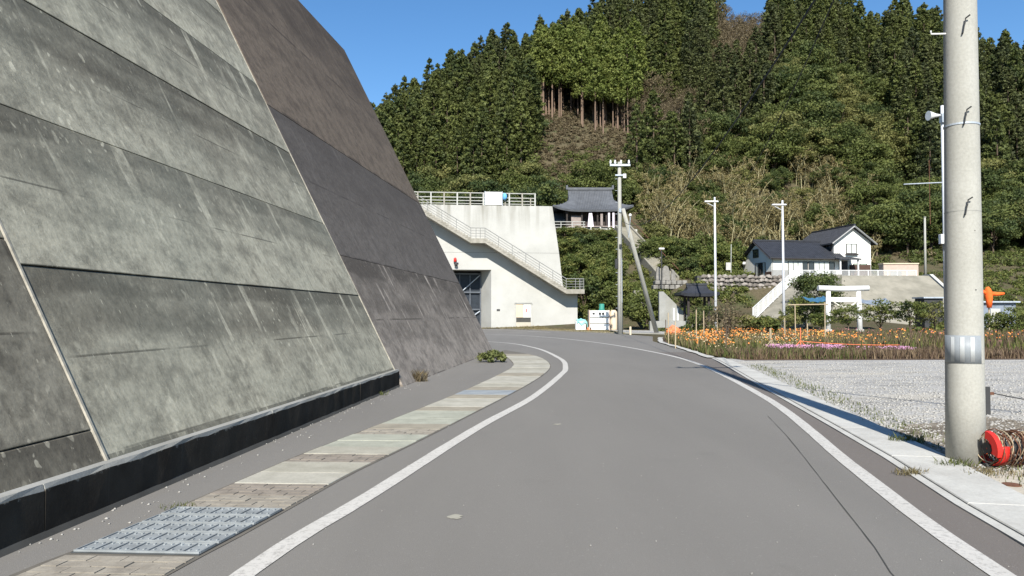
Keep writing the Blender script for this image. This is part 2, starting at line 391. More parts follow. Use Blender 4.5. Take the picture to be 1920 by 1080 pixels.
class MB:
    """collects shapes; coordinates are in the frame M, stored relative to the parent thing on build"""
    def __init__(s, M=None): s.v, s.f, s.M = [], [], M or Matrix()
    def add(s, vs, fs):
        k = len(s.v); s.v += [s.M @ Vector(v) for v in vs]; s.f += [tuple(k + i for i in f) for f in fs]; return s
    def box(s, x0, x1, y0, y1, z0, z1):
        return s.add([(x0, y0, z0), (x1, y0, z0), (x1, y1, z0), (x0, y1, z0), (x0, y0, z1), (x1, y0, z1), (x1, y1, z1), (x0, y1, z1)],
                     [(0, 3, 2, 1), (4, 5, 6, 7), (0, 1, 5, 4), (1, 2, 6, 5), (2, 3, 7, 6), (3, 0, 4, 7)])
    def hexa(s, p):   # 8 points, bottom ring then top ring (counter-clockwise from above)
        return s.add(p, [(0, 3, 2, 1), (4, 5, 6, 7), (0, 1, 5, 4), (1, 2, 6, 5), (2, 3, 7, 6), (3, 0, 4, 7)])
    def prism(s, poly, y0, y1, axis='y'):
        n = len(poly)
        if axis == 'y': a = [(x, y0, z) for x, z in poly] + [(x, y1, z) for x, z in poly]
        elif axis == 'x': a = [(y0, x, z) for x, z in poly] + [(y1, x, z) for x, z in poly]
        else: a = [(x, z, y0) for x, z in poly] + [(x, z, y1) for x, z in poly]
        return s.add(a, [tuple(range(n)), tuple(range(2 * n - 1, n - 1, -1))] + [(i, i + n, (i + 1) % n + n, (i + 1) % n) for i in range(n)])
    def tube(s, pts, r, n=8, cap=True):
        pts = [Vector(p) for p in pts]
        rs = r if hasattr(r, '__len__') else [r] * len(pts)
        vs, fs = [], []
        for i, p in enumerate(pts):
            d = (pts[min(i + 1, len(pts) - 1)] - pts[max(i - 1, 0)]).normalized()
            up = Vector((0, 0, 1)) if abs(d.z) < .9 else Vector((1, 0, 0))
            a = d.cross(up).normalized(); b = d.cross(a)
            for k in range(n):
                t = 2 * math.pi * k / n
                vs.append(p + (a * math.cos(t) + b * math.sin(t)) * rs[i])
        for i in range(len(pts) - 1):
            for k in range(n):
                k2 = (k + 1) % n
                fs.append((i * n + k, i * n + k2, (i + 1) * n + k2, (i + 1) * n + k))
        if cap: fs.append(tuple(range(n))); fs.append(tuple(range(len(pts) * n - 1, (len(pts) - 1) * n - 1, -1)))
        return s.add(vs, fs)
    def build(s, name, mat, parent=None, smooth=False, bevel=0., kind=None, label=None):
        vs = s.v
        if parent is not None:
            bpy_m = Matrix.Translation(parent.location) @ Matrix.Rotation(parent.rotation_euler.z, 4, 'Z')
            if parent.parent is not None:
                pp = parent.parent
                bpy_m = Matrix.Translation(pp.location) @ Matrix.Rotation(pp.rotation_euler.z, 4, 'Z') @ bpy_m
            im = bpy_m.inverted(); vs = [im @ v for v in vs]
        me = bpy.data.meshes.new(name); me.from_pydata([tuple(v) for v in vs], [], s.f)
        bm = bmesh.new(); bm.from_mesh(me); bmesh.ops.recalc_face_normals(bm, faces=bm.faces); bm.to_mesh(me); bm.free()
        me.materials.append(mat)
        if smooth:
            me.polygons.foreach_set('use_smooth', [len(p.vertices) < 5 for p in me.polygons])
        o = bpy.data.objects.new(name, me); link(o, parent)
        if bevel:
            b = o.modifiers.new('bevel', 'BEVEL'); b.width = bevel; b.segments = 1; b.limit_method = 'ANGLE'
        if kind: o['kind'] = kind
        if label: o['label'] = label
        return o

def raw_mesh(name, V, Fq, mats, tint=None, matidx=None):
    """V (n,3), Fq (m,k) numpy arrays"""
    me = bpy.data.meshes.new(name)
    V = np.asarray(V, dtype=np.float32); Fq = np.asarray(Fq, dtype=np.int32); k = Fq.shape[1]
    me.vertices.add(len(V)); me.vertices.foreach_set('co', V.ravel())
    me.loops.add(Fq.size); me.loops.foreach_set('vertex_index', Fq.ravel())
    me.polygons.add(len(Fq)); me.polygons.foreach_set('loop_start', np.arange(0, Fq.size, k, dtype=np.int32))
    me.polygons.foreach_set('loop_total', np.full(len(Fq), k, dtype=np.int32))
    for m in (mats if isinstance(mats, (list, tuple)) else [mats]): me.materials.append(m)
    if matidx is not None: me.polygons.foreach_set('material_index', np.asarray(matidx, dtype=np.int32))
    me.update(calc_edges=True)
    if tint is not None:
        a = me.attributes.new('tint', 'FLOAT', 'POINT'); a.data.foreach_set('value', np.asarray(tint, dtype=np.float32))
    return me
def mesh_obj(name, me, parent=None, kind=None, loc=None):
    o = bpy.data.objects.new(name, me); link(o, parent)
    if kind: o['kind'] = kind
    if loc is not None: o.location = loc
    return o
def unit(a): return a / np.maximum(np.linalg.norm(a, axis=1, keepdims=True), 1e-9)

def cards(centers, radii, n_each, size, rng, tints, spread=.7, stretch=1.6):
    """leaf sprays (one triangle each) over the shells of small clumps"""
    C = np.repeat(centers, n_each, 0); R = np.repeat(radii, n_each, 0); N = len(C)
    d = unit(rng.normal(size=(N, 3)))
    rad = rng.uniform(.45, 1.05, (N, 1))
    p = C + d * R * rad
    nrm = unit(d + np.array([0, 0, .25]) + rng.normal(size=(N, 3)) * spread)
    t1 = unit(np.cross(nrm, rng.normal(size=(N, 3)))); t2 = np.cross(nrm, t1)
    s = size * rng.uniform(.6, 1.35, (N, 1))
    V = np.empty((N, 3, 3))
    V[:, 0] = p + t1 * s * stretch * .6; V[:, 1] = p - t1 * s * .55 + t2 * s * .5; V[:, 2] = p - t1 * s * .55 - t2 * s * .5
    tt = np.clip(np.repeat(tints, n_each) + rng.normal(size=N) * .10, 0, 1)
    return V.reshape(-1, 3), np.repeat(tt, 3)
def cards_mesh(name, V, T, mat):
    return raw_mesh(name, V, np.arange(len(V)).reshape(-1, 3), mat, T)
def tube_arrays(pts, rs, n=6):
    mb = MB().tube(pts, rs, n); return mb
def trunk_mesh(name, segs, mat, n=6):
    mb = MB()
    for pts, rs in segs: mb.tube(pts, rs, n)
    me = bpy.data.meshes.new(name); me.from_pydata([tuple(v) for v in mb.v], [], mb.f); me.materials.append(mat)
    me.polygons.foreach_set('use_smooth', [True] * len(me.polygons))
    return me

def conifer(seed, H=17., R0=2.7, base=.18, nt=110, ncard=24, mat=None, droop=.25, bark=None):
    rng = np.random.default_rng(seed)
    t = np.sort(rng.uniform(0, 1, nt) ** 1.15); ang = np.arange(nt) * 2.39996 + rng.uniform(-.5, .5, nt)
    prof = (1 - t) ** .66 * (1 + .12 * np.sin(t * 23 + seed)) + .05
    r = R0 * prof * rng.uniform(.55, 1.08, nt)
    z = H * (base + (1 - base) * t) - droop * r
    C = np.stack([np.cos(ang) * r, np.sin(ang) * r, z], 1)
    sz = (.34 + .62 * (1 - t)) * rng.uniform(.75, 1.25, nt)
    RR = np.stack([sz, sz, sz * .62], 1)
    V, T = cards(C, RR, ncard, .31, rng, rng.uniform(.1, .9, nt))
    k = 26; zz = np.linspace(H * .93, H * 1.02, k)            # leading shoot
    Cs = np.stack([rng.normal(size=k) * .06, rng.normal(size=k) * .06, zz], 1)
    V2, T2 = cards(Cs, np.full((k, 3), .13), 3, .2, rng, np.full(k, .6))
    return (cards_mesh('crown', np.vstack([V, V2]), np.concatenate([T, T2]), mat),
            trunk_mesh('trunk', [([(0, 0, -1.), (0, 0, H * .5), (0, 0, H * .96)], [.21, .14, .03])], bark or MAT['bark']))
def broadleaf(seed, H=9., R=4., nl=70, ncard=60, size=.24, mat=None, flat=.62, lump=.24, clear=.28, bark=None, stretch=1.5):
    rng = np.random.default_rng(seed)
    d = unit(rng.normal(size=(nl, 3)) * np.array([1, 1, .9]) + np.array([0, 0, .25]))
    cz = H * (clear + (1 - clear) * .48)
    hz = H * (1 - clear) * .5
    rr = rng.uniform(.55, 1.0, (nl, 1)) * (1 + .18 * np.sin(d[:, :1] * 5 + seed) * np.cos(d[:, 1:2] * 4))
    C = d * rr * np.array([R * (1 - lump * .6), R * (1 - lump * .6), hz * .9]) + np.array([0, 0, cz])
    s = R * lump * rng.uniform(.7, 1.3, (nl, 1)); RR = np.hstack([s, s, s * flat])
    V, T = cards(C, RR, ncard, size, rng, rng.uniform(.05, .95, nl), stretch=stretch)
    segs = [([(0, 0, -.5), (0, 0, H * clear), (rng.normal() * .2, rng.normal() * .2, H * .7)], [H * .022, H * .017, H * .006])]
    for i in range(9):
        c = C[rng.integers(nl)]
        z0 = H * rng.uniform(clear * .6, .5)
        mid = (c * np.array([.45, .45, 1]) + np.array([0, 0, z0])) * np.array([1, 1, .5])
        segs.append(([(0, 0, z0), tuple(mid), tuple(c)], [H * .010, H * .007, H * .003]))
    return cards_mesh('crown', V, T, mat), trunk_mesh('trunk', segs, bark or MAT['bark'], 5)

def plant_tree(name, meshes, loc, rz, s, label, cat, group, sz=None):
    o = empty(name, loc, label, cat, group, rz)
    for me, nm in zip(meshes, ('crown', 'trunk')):
        c = bpy.data.objects.new(nm, me); link(c, o); c.scale = (s, s, (sz or s))
    return o

def scatter_gn(name, pts, scl, rz, idx, sources, kind='stuff'):
    """one object: points carrying copies of the tree kinds in `sources` (lists of mesh objects)"""
    me = bpy.data.meshes.new(name); me.from_pydata([tuple(p) for p in pts], [], [])
    for nm, ty, arr in (('scl', 'FLOAT', scl), ('rz', 'FLOAT', rz), ('kidx', 'INT', idx)):
        a = me.attributes.new(nm, ty, 'POINT'); a.data.foreach_set('value', np.asarray(arr, dtype=np.int32 if ty == 'INT' else np.float32))
    o = bpy.data.objects.new(name, me); link(o); o['kind'] = kind
    g = bpy.data.node_groups.new(name, 'GeometryNodeTree')
    g.interface.new_socket('Geometry', in_out='INPUT', socket_type='NodeSocketGeometry')
    g.interface.new_socket('Geometry', in_out='OUTPUT', socket_type='NodeSocketGeometry')
    gi = g.nodes.new('NodeGroupInput'); go = g.nodes.new('NodeGroupOutput')
    j = g.nodes.new('GeometryNodeJoinGeometry')
    for src in sources:
        jj = g.nodes.new('GeometryNodeJoinGeometry')
        for so in src:
            oi = g.nodes.new('GeometryNodeObjectInfo'); oi.inputs['Object'].default_value = so
            g.links.new(oi.outputs['Geometry'], jj.inputs[0])
        ti = g.nodes.new('GeometryNodeGeometryToInstance'); g.links.new(jj.outputs[0], ti.inputs[0])
        g.links.new(ti.outputs[0], j.inputs[0])
    ip = g.nodes.new('GeometryNodeInstanceOnPoints')
    def at(n, t):
        a = g.nodes.new('GeometryNodeInputNamedAttribute'); a.data_type = t; a.inputs['Name'].default_value = n; return a.outputs['Attribute']
    cx = g.nodes.new('ShaderNodeCombineXYZ'); g.links.new(at('rz', 'FLOAT'), cx.inputs[2])
    cs = g.nodes.new('ShaderNodeCombineXYZ'); sa = at('scl', 'FLOAT')
    for i in range(3): g.links.new(sa, cs.inputs[i])
    g.links.new(gi.outputs[0], ip.inputs['Points']); g.links.new(j.outputs[0], ip.inputs['Instance'])
    ip.inputs['Pick Instance'].default_value = True
    g.links.new(at('kidx', 'INT'), ip.inputs['Instance Index'])
    g.links.new(cx.outputs[0], ip.inputs['Rotation']); g.links.new(cs.outputs[0], ip.inputs['Scale'])
    g.links.new(ip.outputs[0], go.inputs[0])
    o.modifiers.new('scatter', 'NODES').node_group = g
    return o

def catmull(pts, step=.5):
    pts = [Vector(p) for p in pts]; out = []
    ext = [pts[0] * 2 - pts[1]] + pts + [pts[-1] * 2 - pts[-2]]
    for i in range(1, len(ext) - 2):
        p0, p1, p2, p3 = ext[i - 1:i + 3]
        n = max(2, int((p2 - p1).length / step))
        for k in range(n):
            t = k / n
            out.append(.5 * ((2 * p1) + (p2 - p0) * t + (2 * p0 - 5 * p1 + 4 * p2 - p3) * t * t + (3 * p1 - p0 - 3 * p2 + p3) * t ** 3))
    out.append(pts[-1]); return out
def ribbon(name, pts, wid, z, mat, kind='structure', parent=None, jit=0.):
    mb = MB(); vs = []
    for i, p in enumerate(pts):
        d = (pts[min(i + 1, len(pts) - 1)] - pts[max(i - 1, 0)]); d.z = 0; d.normalize(); nn = Vector((-d.y, d.x, 0))
        w = wid(i) if callable(wid) else wid
        for sg in (1, -1):
            q = p + nn * (w / 2 + random.uniform(-jit, jit)) * sg; vs.append((q.x, q.y, z))
    mb.add(vs, [(2 * i, 2 * i + 1, 2 * i + 3, 2 * i + 2) for i in range(len(pts) - 1)])
    return mb.build(name, mat, parent, kind=kind)
def sheet(name, poly, z, mat, kind='structure'):
    mb = MB().add([(p[0], p[1], z) for p in poly], [tuple(range(len(poly)))])
    o = mb.build(name, mat, kind=kind)
    if o.data.polygons[0].normal.z < 0: o.data.flip_normals()
    return o

# ================================================================== THE SETTING
# ------------------------------------------------------------------ terrain: valley floor, terraces, wooded hill
RIDGE_Y = 200.
_sky = [(-1400, 700), (-600, 590), (100, 470), (400, 400), (600, 290), (710, 205), (770, 165), (840, 112), (900, 82), (960, 52), (1010, 28), (1080, 0), (1250, -45),
        (1350, -58), (1400, -62), (1460, -52), (1540, -36), (1620, -6), (1720, 20), (1840, 55), (1920, 72), (2200, 115), (3000, 260)]
_rx = [(a - 960) / F * RIDGE_Y for a, b in _sky]
_rz = [max(4., (HY - b) / F * RIDGE_Y + CAMH - 16.5) for a, b in _sky]
TY = np.array([-200, 58, 68, 78, 84, 88, 92, 100, 107, 112, 122, 132, 145.])
TX = np.array([-260, -60, -4, 3, 8, 15.5, 20, 24, 33, 44, 53.5, 58, 75, 130, 300.])
TZ = np.array([
    # -200 58  68  78  84   88    92   100  107  112   122  132  145
    [0, 0, 0, 0, 4, 6, 8, 9, 9, 9, 9, 10, 12],
    [0, 0, 0, 0, 0, 12.0, 12.5, 12.5, 12.5, 12.5, 13, 16, 21],
    [0, 0, 0, 0, 0, 12.0, 12.6, 12.8, 13, 13, 15, 20, 27],
    [0, 0, 0, 0, .6, 3, 5, 9.5, 13.6, 13.8, 14.5, 20, 28],
    [0, 0, 0, 0, 1, 3, 5, 9.5, 13.8, 14.0, 15, 22, 30],
    [0, 0, 0, .2, 2, 4, 6, 10.0, 13.8, 14.0, 15, 22, 31],
    [0, 0, .2, 1.8, 5.0, 5.6, 6.5, 9, 12, 13.5, 17, 22, 31],
    [0, 0, .2, 1.2, 2.2, 5.7, 6, 6.6, 9, 11.5, 15, 21, 30],
    [0, 0, .1, 1.2, 2.2, 5.9, 6.1, 6.2, 7, 9, 14, 20, 29],
    [0, 0, .1, .2, .8, 5.7, 6.1, 6.2, 6.4, 8.5, 14, 20, 30],
    [0, 0, .1, .2, .8, 5.7, 6.1, 6.2, 6.6, 9, 14, 20, 30],
    [0, 0, .1, .6, 1.6, 3.0, 4, 5.5, 8, 10, 14, 20, 30],
    [0, 0, .1, .4, .8, 1.5, 2.5, 5, 8, 10, 14, 20, 30],
    [0, 0, 0, 0, .4, 1.0, 2, 5, 8, 10, 14, 20, 28],
    [0, 0, 0, 0, .4, 1.0, 2, 4, 6, 8, 12, 16, 22]], dtype=float)
def terrain_z(x, y):
    x = np.atleast_1d(np.asarray(x, float)); y = np.atleast_1d(np.asarray(y, float))
    zr = np.interp(x, _rx, _rz)
    xi = np.clip(np.searchsorted(TX, x) - 1, 0, len(TX) - 2); fx = np.clip((x - TX[xi]) / (TX[xi + 1] - TX[xi]), 0, 1)
    yi = np.clip(np.searchsorted(TY, y) - 1, 0, len(TY) - 2); fy = np.clip((y - TY[yi]) / (TY[yi + 1] - TY[yi]), 0, 1)
    z = (TZ[xi, yi] * (1 - fx) * (1 - fy) + TZ[xi + 1, yi] * fx * (1 - fy) + TZ[xi, yi + 1] * (1 - fx) * fy + TZ[xi + 1, yi + 1] * fx * fy)
    t = np.clip((y - 145) / (RIDGE_Y - 145), 0, 1)
    z = z * (1 - t) + zr * (t ** .92)
    back = np.clip((y - RIDGE_Y) / 120, 0, 1)
    z = np.where(y > RIDGE_Y, zr * (1 - .8 * back * back * (3 - 2 * back)), z)
    k = np.clip((y - 125) / 30, 0, 1)
    z = z + k * (1.6 * np.sin(x * .11 + y * .05) + 1.1 * np.sin(x * .23 - y * .13 + 2))
    return z
def tz(x, y): return float(terrain_z(x, y)[0])
def hill_terrain():
    xs = np.unique(np.concatenate([np.arange(-260, -10, 8.), np.arange(-10, 80, 1.5), np.arange(80, 301, 8.)]))
    ys = np.unique(np.concatenate([np.arange(-60, 56, 8.), np.arange(56, 150, 1.5), np.arange(150, 340, 5.)]))
    X, Y = np.meshgrid(xs, ys); Z = terrain_z(X.ravel(), Y.ravel()) - .03
    V = np.stack([X.ravel(), Y.ravel(), Z], 1); nx, ny = len(xs), len(ys)
    i = (np.arange(ny - 1)[:, None] * nx + np.arange(nx - 1)[None]).ravel()
    me = raw_mesh('terrain', V, np.stack([i, i + 1, i + nx + 1, i + nx], 1), MAT['soil'])
    o = mesh_obj('terrain', me, kind='structure'); o['label'] = 'wooded hill and valley floor with terraces'
hill_terrain()
sheet('ground', [(-2500, -2500), (2500, -2500), (2500, 2500), (-2500, 2500)], -.08, MAT['soil'])

# ------------------------------------------------------------------ road, lines, pavement
K0, K1 = Vector((-3.16, 4.6, 0)), Vector((-2.33, 15.5, 0))            # foot of the black kerb
Kd = (K1 - K0).normalized()
C2 = Vector((-.75, 30., 0))                                           # corner of the seawall
right_edge = [(-20 * 0 + 2.1, -20), (2.45, -8), (2.75, 0), (3.26, 4.76), (3.89, 8.02), (5.2, 15.9), (6.8, 25.6), (7.25, 32), (7.9, 42), (9.6, 51), (11.5, 62)]
road = [(-6, -20), (K0.x - .35, 0), (K0.x - .02, 4.6), (K1.x - .3, 15.5), (C2.x - .3, 30.2), (-9, 36), (-30, 45), (-60, 60), (-60, 84), (-24, 80.5), (-8, 79.4),
        (-1.2, 79.0), (3, 71), (8, 60)] + [(x, y) for x, y in reversed(right_edge[:-1])]
sheet('road', road, .010, MAT['asphalt'])
LL = [(-2.35, -12), (-1.98, -3), (-1.72, 1.5), (-1.53, 4.375), (-1.16, 6.27), (-.43, 10), (.37, 13.5), (1.17, 18.3), (1.5, 21), (1.62, 25.6), (.97, 33.9), (-.88, 40.5), (-6, 46), (-16, 51), (-34, 58)]
RL = [(1.9, -12), (2.35, -3), (2.62, 1.5), (2.80, 4.33), (3.31, 7.24), (4.55, 13.5), (5.67, 23.3), (5.55, 30.9), (4.5, 40), (2.4, 49), (-1, 56), (-8, 63), (-20, 69), (-34, 74)]
to3 = lambda L: [Vector((a, b, 0)) for a, b in L]
LLc, RLc = catmull(to3(LL), .4), catmull(to3(RL), .4)
o = ribbon('road_marking', LLc, .15, .016, MAT['paint'], jit=.003); o['label'] = 'white edge line curving left beside the gutter'
o = ribbon('road_marking', RLc, .15, .016, MAT['paint'], jit=.003); o['label'] = 'white edge line on the right side of the road'
for a, b in (((-3.3, 76.5), (.4, 71.5)), ((1.4, 66.5), (3.2, 63.0))):
    o = ribbon('road_marking', [Vector((*a, 0)), Vector((*b, 0))], .22, .016, MAT['paint']); o['label'] = 'short white stroke at the far junction'
# darker asphalt shoulder between right line and concrete gutter
sh = [p for p in RLc if -12 < p.y < 30 and p.x > 1]
mb = MB(); re_x = lambda y: float(np.interp(y, [q[1] for q in right_edge], [q[0] for q in right_edge]))
vs = []
for p in sh: vs += [(p.x + .075, p.y, .0145), (re_x(p.y) + .0, p.y, .0145)]
mb.add(vs, [(2 * i, 2 * i + 1, 2 * i + 3, 2 * i + 2) for i in range(len(sh) - 1)])
mb.build('road_shoulder', MAT['asphalt_side'], kind='structure')
# paving seam in the asphalt
seam = catmull([G(1440, 782), G(1480, 825), G(1560, 927), G(1640, 1030), G(1700, 1110), (2.0, 2.6, 0), (1.7, 0, 0), (1.4, -6, 0)], .25)
ribbon('asphalt_seam', seam, lambda i: random.uniform(.003, .009), .0145, MAT['core'], jit=.002)
# left shoulder: darker, dusty asphalt between kerb and gutter
mb = MB(); vs = []
LE = [(-3.9, -6), (-3.3, 0), (-2.9, 4.0), (-2.72, 4.8), (-2.58, 5.77), (-2.36, 7.2), (-2.2, 8.2), (-1.73, 10.5), (-.85, 15.2), (-.02, 21.0), (-.02, 24.0), (-.25, 26.5), (-.75, 28.6)]
RE = [(-2.95, -6), (-2.45, 0), (-2.05, 3.9), (-1.90, 4.75), (-1.745, 5.63), (-1.52, 7.0), (-1.25, 8.2), (-.78, 10.4), (.33, 15.9), (1.02, 20.5), (1.12, 24.0), (.75, 27.6), (-.3, 31.5)]
LEc, REc = catmull(to3(LE), .3), catmull(to3(RE), .3)
def arc(pts):
    s = [0.]
    for a, b in zip(pts, pts[1:]): s.append(s[-1] + (b - a).length)
    return np.array(s)
sL, sR = arc(LEc), arc(REc)
def at_y(C, S, y):           # arc position where the line passes depth y
    ys = np.array([p.y for p in C]); return float(np.interp(y, ys, S))
def pt(C, S, s):
    return Vector((float(np.interp(s, S, [p.x for p in C])), float(np.interp(s, S, [p.y for p in C])), 0))

# ------------------------------------------------------------------ side gutter with its lids, pavers and grating
gut = empty('side_gutter', (K0.x + .8, 4.6, 0), 'long concrete side gutter with mixed lids running between the seawall and the left white line', 'gutter')
mb = MB(); vs = []
N = 90
for i in range(N):
    u = i / (N - 1); a = pt(LEc, sL, u * sL[-1]); b = pt(REc, sR, u * sR[-1]); d = (a - b).normalized() * .035
    a = a + d; b = b - d; vs += [(a.x, a.y, .0145), (b.x, b.y, .0145)]
mb.add(vs, [(2 * i, 2 * i + 1, 2 * i + 3, 2 * i + 2) for i in range(N - 1)])
mb.build('channel', MAT['mortar'], gut)
def strip_quad(y0, y1, z0, z1, g=.006, e=0.):
    """a plate across the gutter from depth y0 to y1 (measured on the left edge)"""
    fa, fb = (at_y(LEc, sL, y0) / sL[-1], at_y(LEc, sL, y1) / sL[-1])
    ra, rb = (at_y(REc, sR, y0 - .05) / sR[-1], at_y(REc, sR, y1 - .05) / sR[-1])
    A, B = pt(LEc, sL, fa * sL[-1]), pt(REc, sR, ra * sR[-1]); D, Cc = pt(LEc, sL, fb * sL[-1]), pt(REc, sR, rb * sR[-1])
    cen = (A + B + Cc + D) / 4
    q = [p + (cen - p).normalized() * (g * 1.4 + e) for p in (A, B, Cc, D)]
    return [(p.x, p.y, z0) for p in q] + [(p.x, p.y, z1) for p in q], q
def lid(y0, y1, mat):
    v, _ = strip_quad(y0, y1, -.02, .022 + random.uniform(-.002, .004))
    MB().hexa(v).build('lid', MAT[mat], gut, bevel=.004)
def pavers(y0, y1, mat):
    _, q = strip_quad(y0, y1, 0, 0)
    A, B, Cc, D = q
    nr = max(2, round(((D - A).length) / .105)); nc = 4
    for r in range(nr):
        off = .5 * (r % 2)
        edges = [0.] + [(k + off) / nc for k in range(0 if off else 1, nc)] + [1.]
        edges = sorted(set(e for e in edges if 0 <= e <= 1))
        for e0, e1 in zip(edges, edges[1:]):
            if e1 - e0 < .05: continue
            u0, u1 = r / nr, (r + 1) / nr; gx, gy = .005, .0065 / (y1 - y0)
            f = lambda s, t: (A * (1 - s) + B * s) * (1 - t) + (D * (1 - s) + Cc * s) * t
            h = .020 + random.uniform(-.003, .003)
            P4 = [f(e0 + gx, u0 + gy), f(e1 - gx, u0 + gy), f(e1 - gx, u1 - gy), f(e0 + gx, u1 - gy)]
            MB().hexa([(p.x, p.y, -.01) for p in P4] + [(p.x, p.y, h) for p in P4]).build('brick', MAT[mat], gut)
pavers(3.3, 4.68, 'brick_tan')
for k in range(-9, 6): lid(k * .55, k * .55 + .55, random.choice(['lid_tan', 'lid_pale', 'lid_white']))
pavers(5.80, 6.22, 'brick_tan'); pavers(6.22, 6.62, 'brick_red')
for y0, y1, m_ in ((6.62, 7.08, 'lid_white'), (7.08, 7.58, 'lid_pale')): lid(y0, y1, m_)
pavers(7.58, 8.02, 'brick_red')
for y0, y1, m_ in ((8.02, 8.45, 'lid_pale'), (8.45, 8.85, 'lid_green'), (8.85, 9.30, 'lid_green')): lid(y0, y1, m_)
pavers(9.30, 9.75, 'brick_tan')
for y0, y1, m_ in ((9.75, 10.2, 'lid_tan'), (10.2, 10.75, 'lid_green'), (10.75, 11.6, 'lid_green'), (11.6, 12.1, 'lid_tan'), (12.1, 12.8, 'lid_white'), (12.8, 13.3, 'lid_white'),
                   (13.3, 13.9, 'lid_tan'), (13.9, 14.7, 'lid_blue'), (14.7, 15.4, 'lid_tan'), (15.4, 16.2, 'lid_pale'), (16.2, 17.0, 'lid_white'), (17.0, 18.1, 'lid_white'), (18.1, 19.0, 'lid_tan'),
                   (19., 20., 'lid_white'), (20., 21., 'lid_pale'), (21., 22., 'lid_white'), (22., 23., 'lid_pale'), (23., 24.2, 'lid_white'), (24.2, 25.5, 'lid_pale'), (25.5, 26.9, 'lid_white'), (26.9, 28.3, 'lid_tan')):
    lid(y0, y1, m_)
# steel grating set over the gutter
_, q = strip_quad(4.70, 5.79, 0, 0)
gr = empty('drain_grating', (q[0] + q[1] + q[2] + q[3]) / 4, 'pale blue steel drain grating of five panels set in the roadside gutter', 'grating')
A, B, Cc, D = q
f = lambda s, t, z: tuple(((A * (1 - s) + B * s) * (1 - t) + (D * (1 - s) + Cc * s) * t).to_2d()) + (z,)
MB().hexa([f(0, 0, .016), f(1, 0, .016), f(1, 1, .016), f(0, 1, .016), f(0, 0, .022), f(1, 0, .022), f(1, 1, .022), f(0, 1, .022)]).build('bearing_frame', MAT['grate_dark'], gr)
def slab(s0, s1, t0, t1, z0, z1):
    return [f(s0, t0, z0), f(s1, t0, z0), f(s1, t1, z0), f(s0, t1, z0), f(s0, t0, z1), f(s1, t0, z1), f(s1, t1, z1), f(s0, t1, z1)]
for r in range(5):
    t0, t1 = r / 5 + .012, (r + 1) / 5 - .012
    mbp = MB()
    mbp.hexa(slab(.01, .99, t0, t0 + .012, .022, .034)); mbp.hexa(slab(.01, .99, t1 - .012, t1, .022, .034))
    for c in range(8): mbp.hexa(slab(.012 + c * .1385 - .0, .022 + c * .1385, t0 + .012, t1 - .012, .022, .034))
    pan = mbp.build('grating_panel', MAT['grate'], gr)
    for c in range(7):
        mc = MB()
        s0 = .034 + c * .1385; s1 = s0 + .106
        mc.hexa(slab(s0, s1, t0 + .026, t1 - .026, .022, .030))
        for k in (.22, .78):
            ss = s0 + (s1 - s0) * k; mc.hexa(slab(ss - .007, ss + .007, t0 + .03, t0 + .05, .030, .036)); mc.hexa(slab(ss - .007, ss + .007, t1 - .05, t1 - .03, .030, .036))
        mc.build('grid_cell', MAT['grate'], pan)

# ------------------------------------------------------------------ right-hand concrete gutter and apron
rg = empty('kerb_gutter', (4.2, 8, 0), 'pale concrete gutter strip along the right road edge in front of the gravel', 'gutter')
REc2 = catmull([Vector((a, b, 0)) for a, b in right_edge[1:8]], .25); sG = arc(REc2)
s, ln = 0., 1.99
widG = lambda y: float(np.interp(y, [0, 4, 8, 16, 26], [.60, .62, .66, .60, .42]))
while s + ln < sG[-1] - 6:
    a0, a1 = pt(REc2, sG, s), pt(REc2, sG, s + ln - .003)
    def off(p, s_):
        d = (pt(REc2, sG, s_ + .2) - pt(REc2, sG, s_ - .2)).normalized(); return Vector((d.y, -d.x, 0))
    if s < .3: n0 = n1 = off(a0, .3)
    n0, n1 = off(a0, max(.2, s)), off(a1, s + ln)
    w0, w1 = widG(a0.y), widG(a1.y)
    p = [a0 + n0 * .09, a0 + n0 * w0, a1 + n1 * w1, a1 + n1 * .09]
    MB().hexa([(v.x, v.y, -.05) for v in p] + [(v.x, v.y, .04) for v in p]).build('gutter_segment', MAT['conc_kerb'], rg, bevel=.008)
    p = [a0, a0 + n0 * .082, a1 + n1 * .082, a1]
    MB().hexa([(v.x, v.y, -.05) for v in p] + [(v.x, v.y, .026) for v in p]).build('gutter_lip', MAT['conc_kerb'], rg)
    s += ln
# concrete apron right of the pole
sheet('concrete_apron', [G(1810, 893), G(1930, 884), (9.5, 7.2), (8.5, 2), (4.2, 1.0), (3.72, 3.6), G(1918, 962)], .020, MAT['conc_apron'])
mh = MB(); c = G(1897, 914)
mh.tube([(c.x, c.y, .02), (c.x, c.y, .030)], .075, 18)
o = mh.build('valve_cover', MAT['rust']); tag(o, 'small oval iron valve cover in the concrete apron by the pole', 'cover')
gr2 = empty('drain_grating', (3.55, 4.75, .04), 'blue grey drain grating in the right gutter at the bottom corner', 'grating')
M2 = Matrix.Translation((3.50, 4.98, .041)) @ Matrix.Rotation(-.17, 4, 'Z')
MB(M2).box(0, .46, -1, .0, 0, .004).build('bearing_frame', MAT['grate_dark'], gr2)
for k in range(12): MB(M2).box(.01, .45, -.98 + k * .083, -.98 + k * .083 + .055, .004, .016).build('bar', MAT['grate'], gr2)

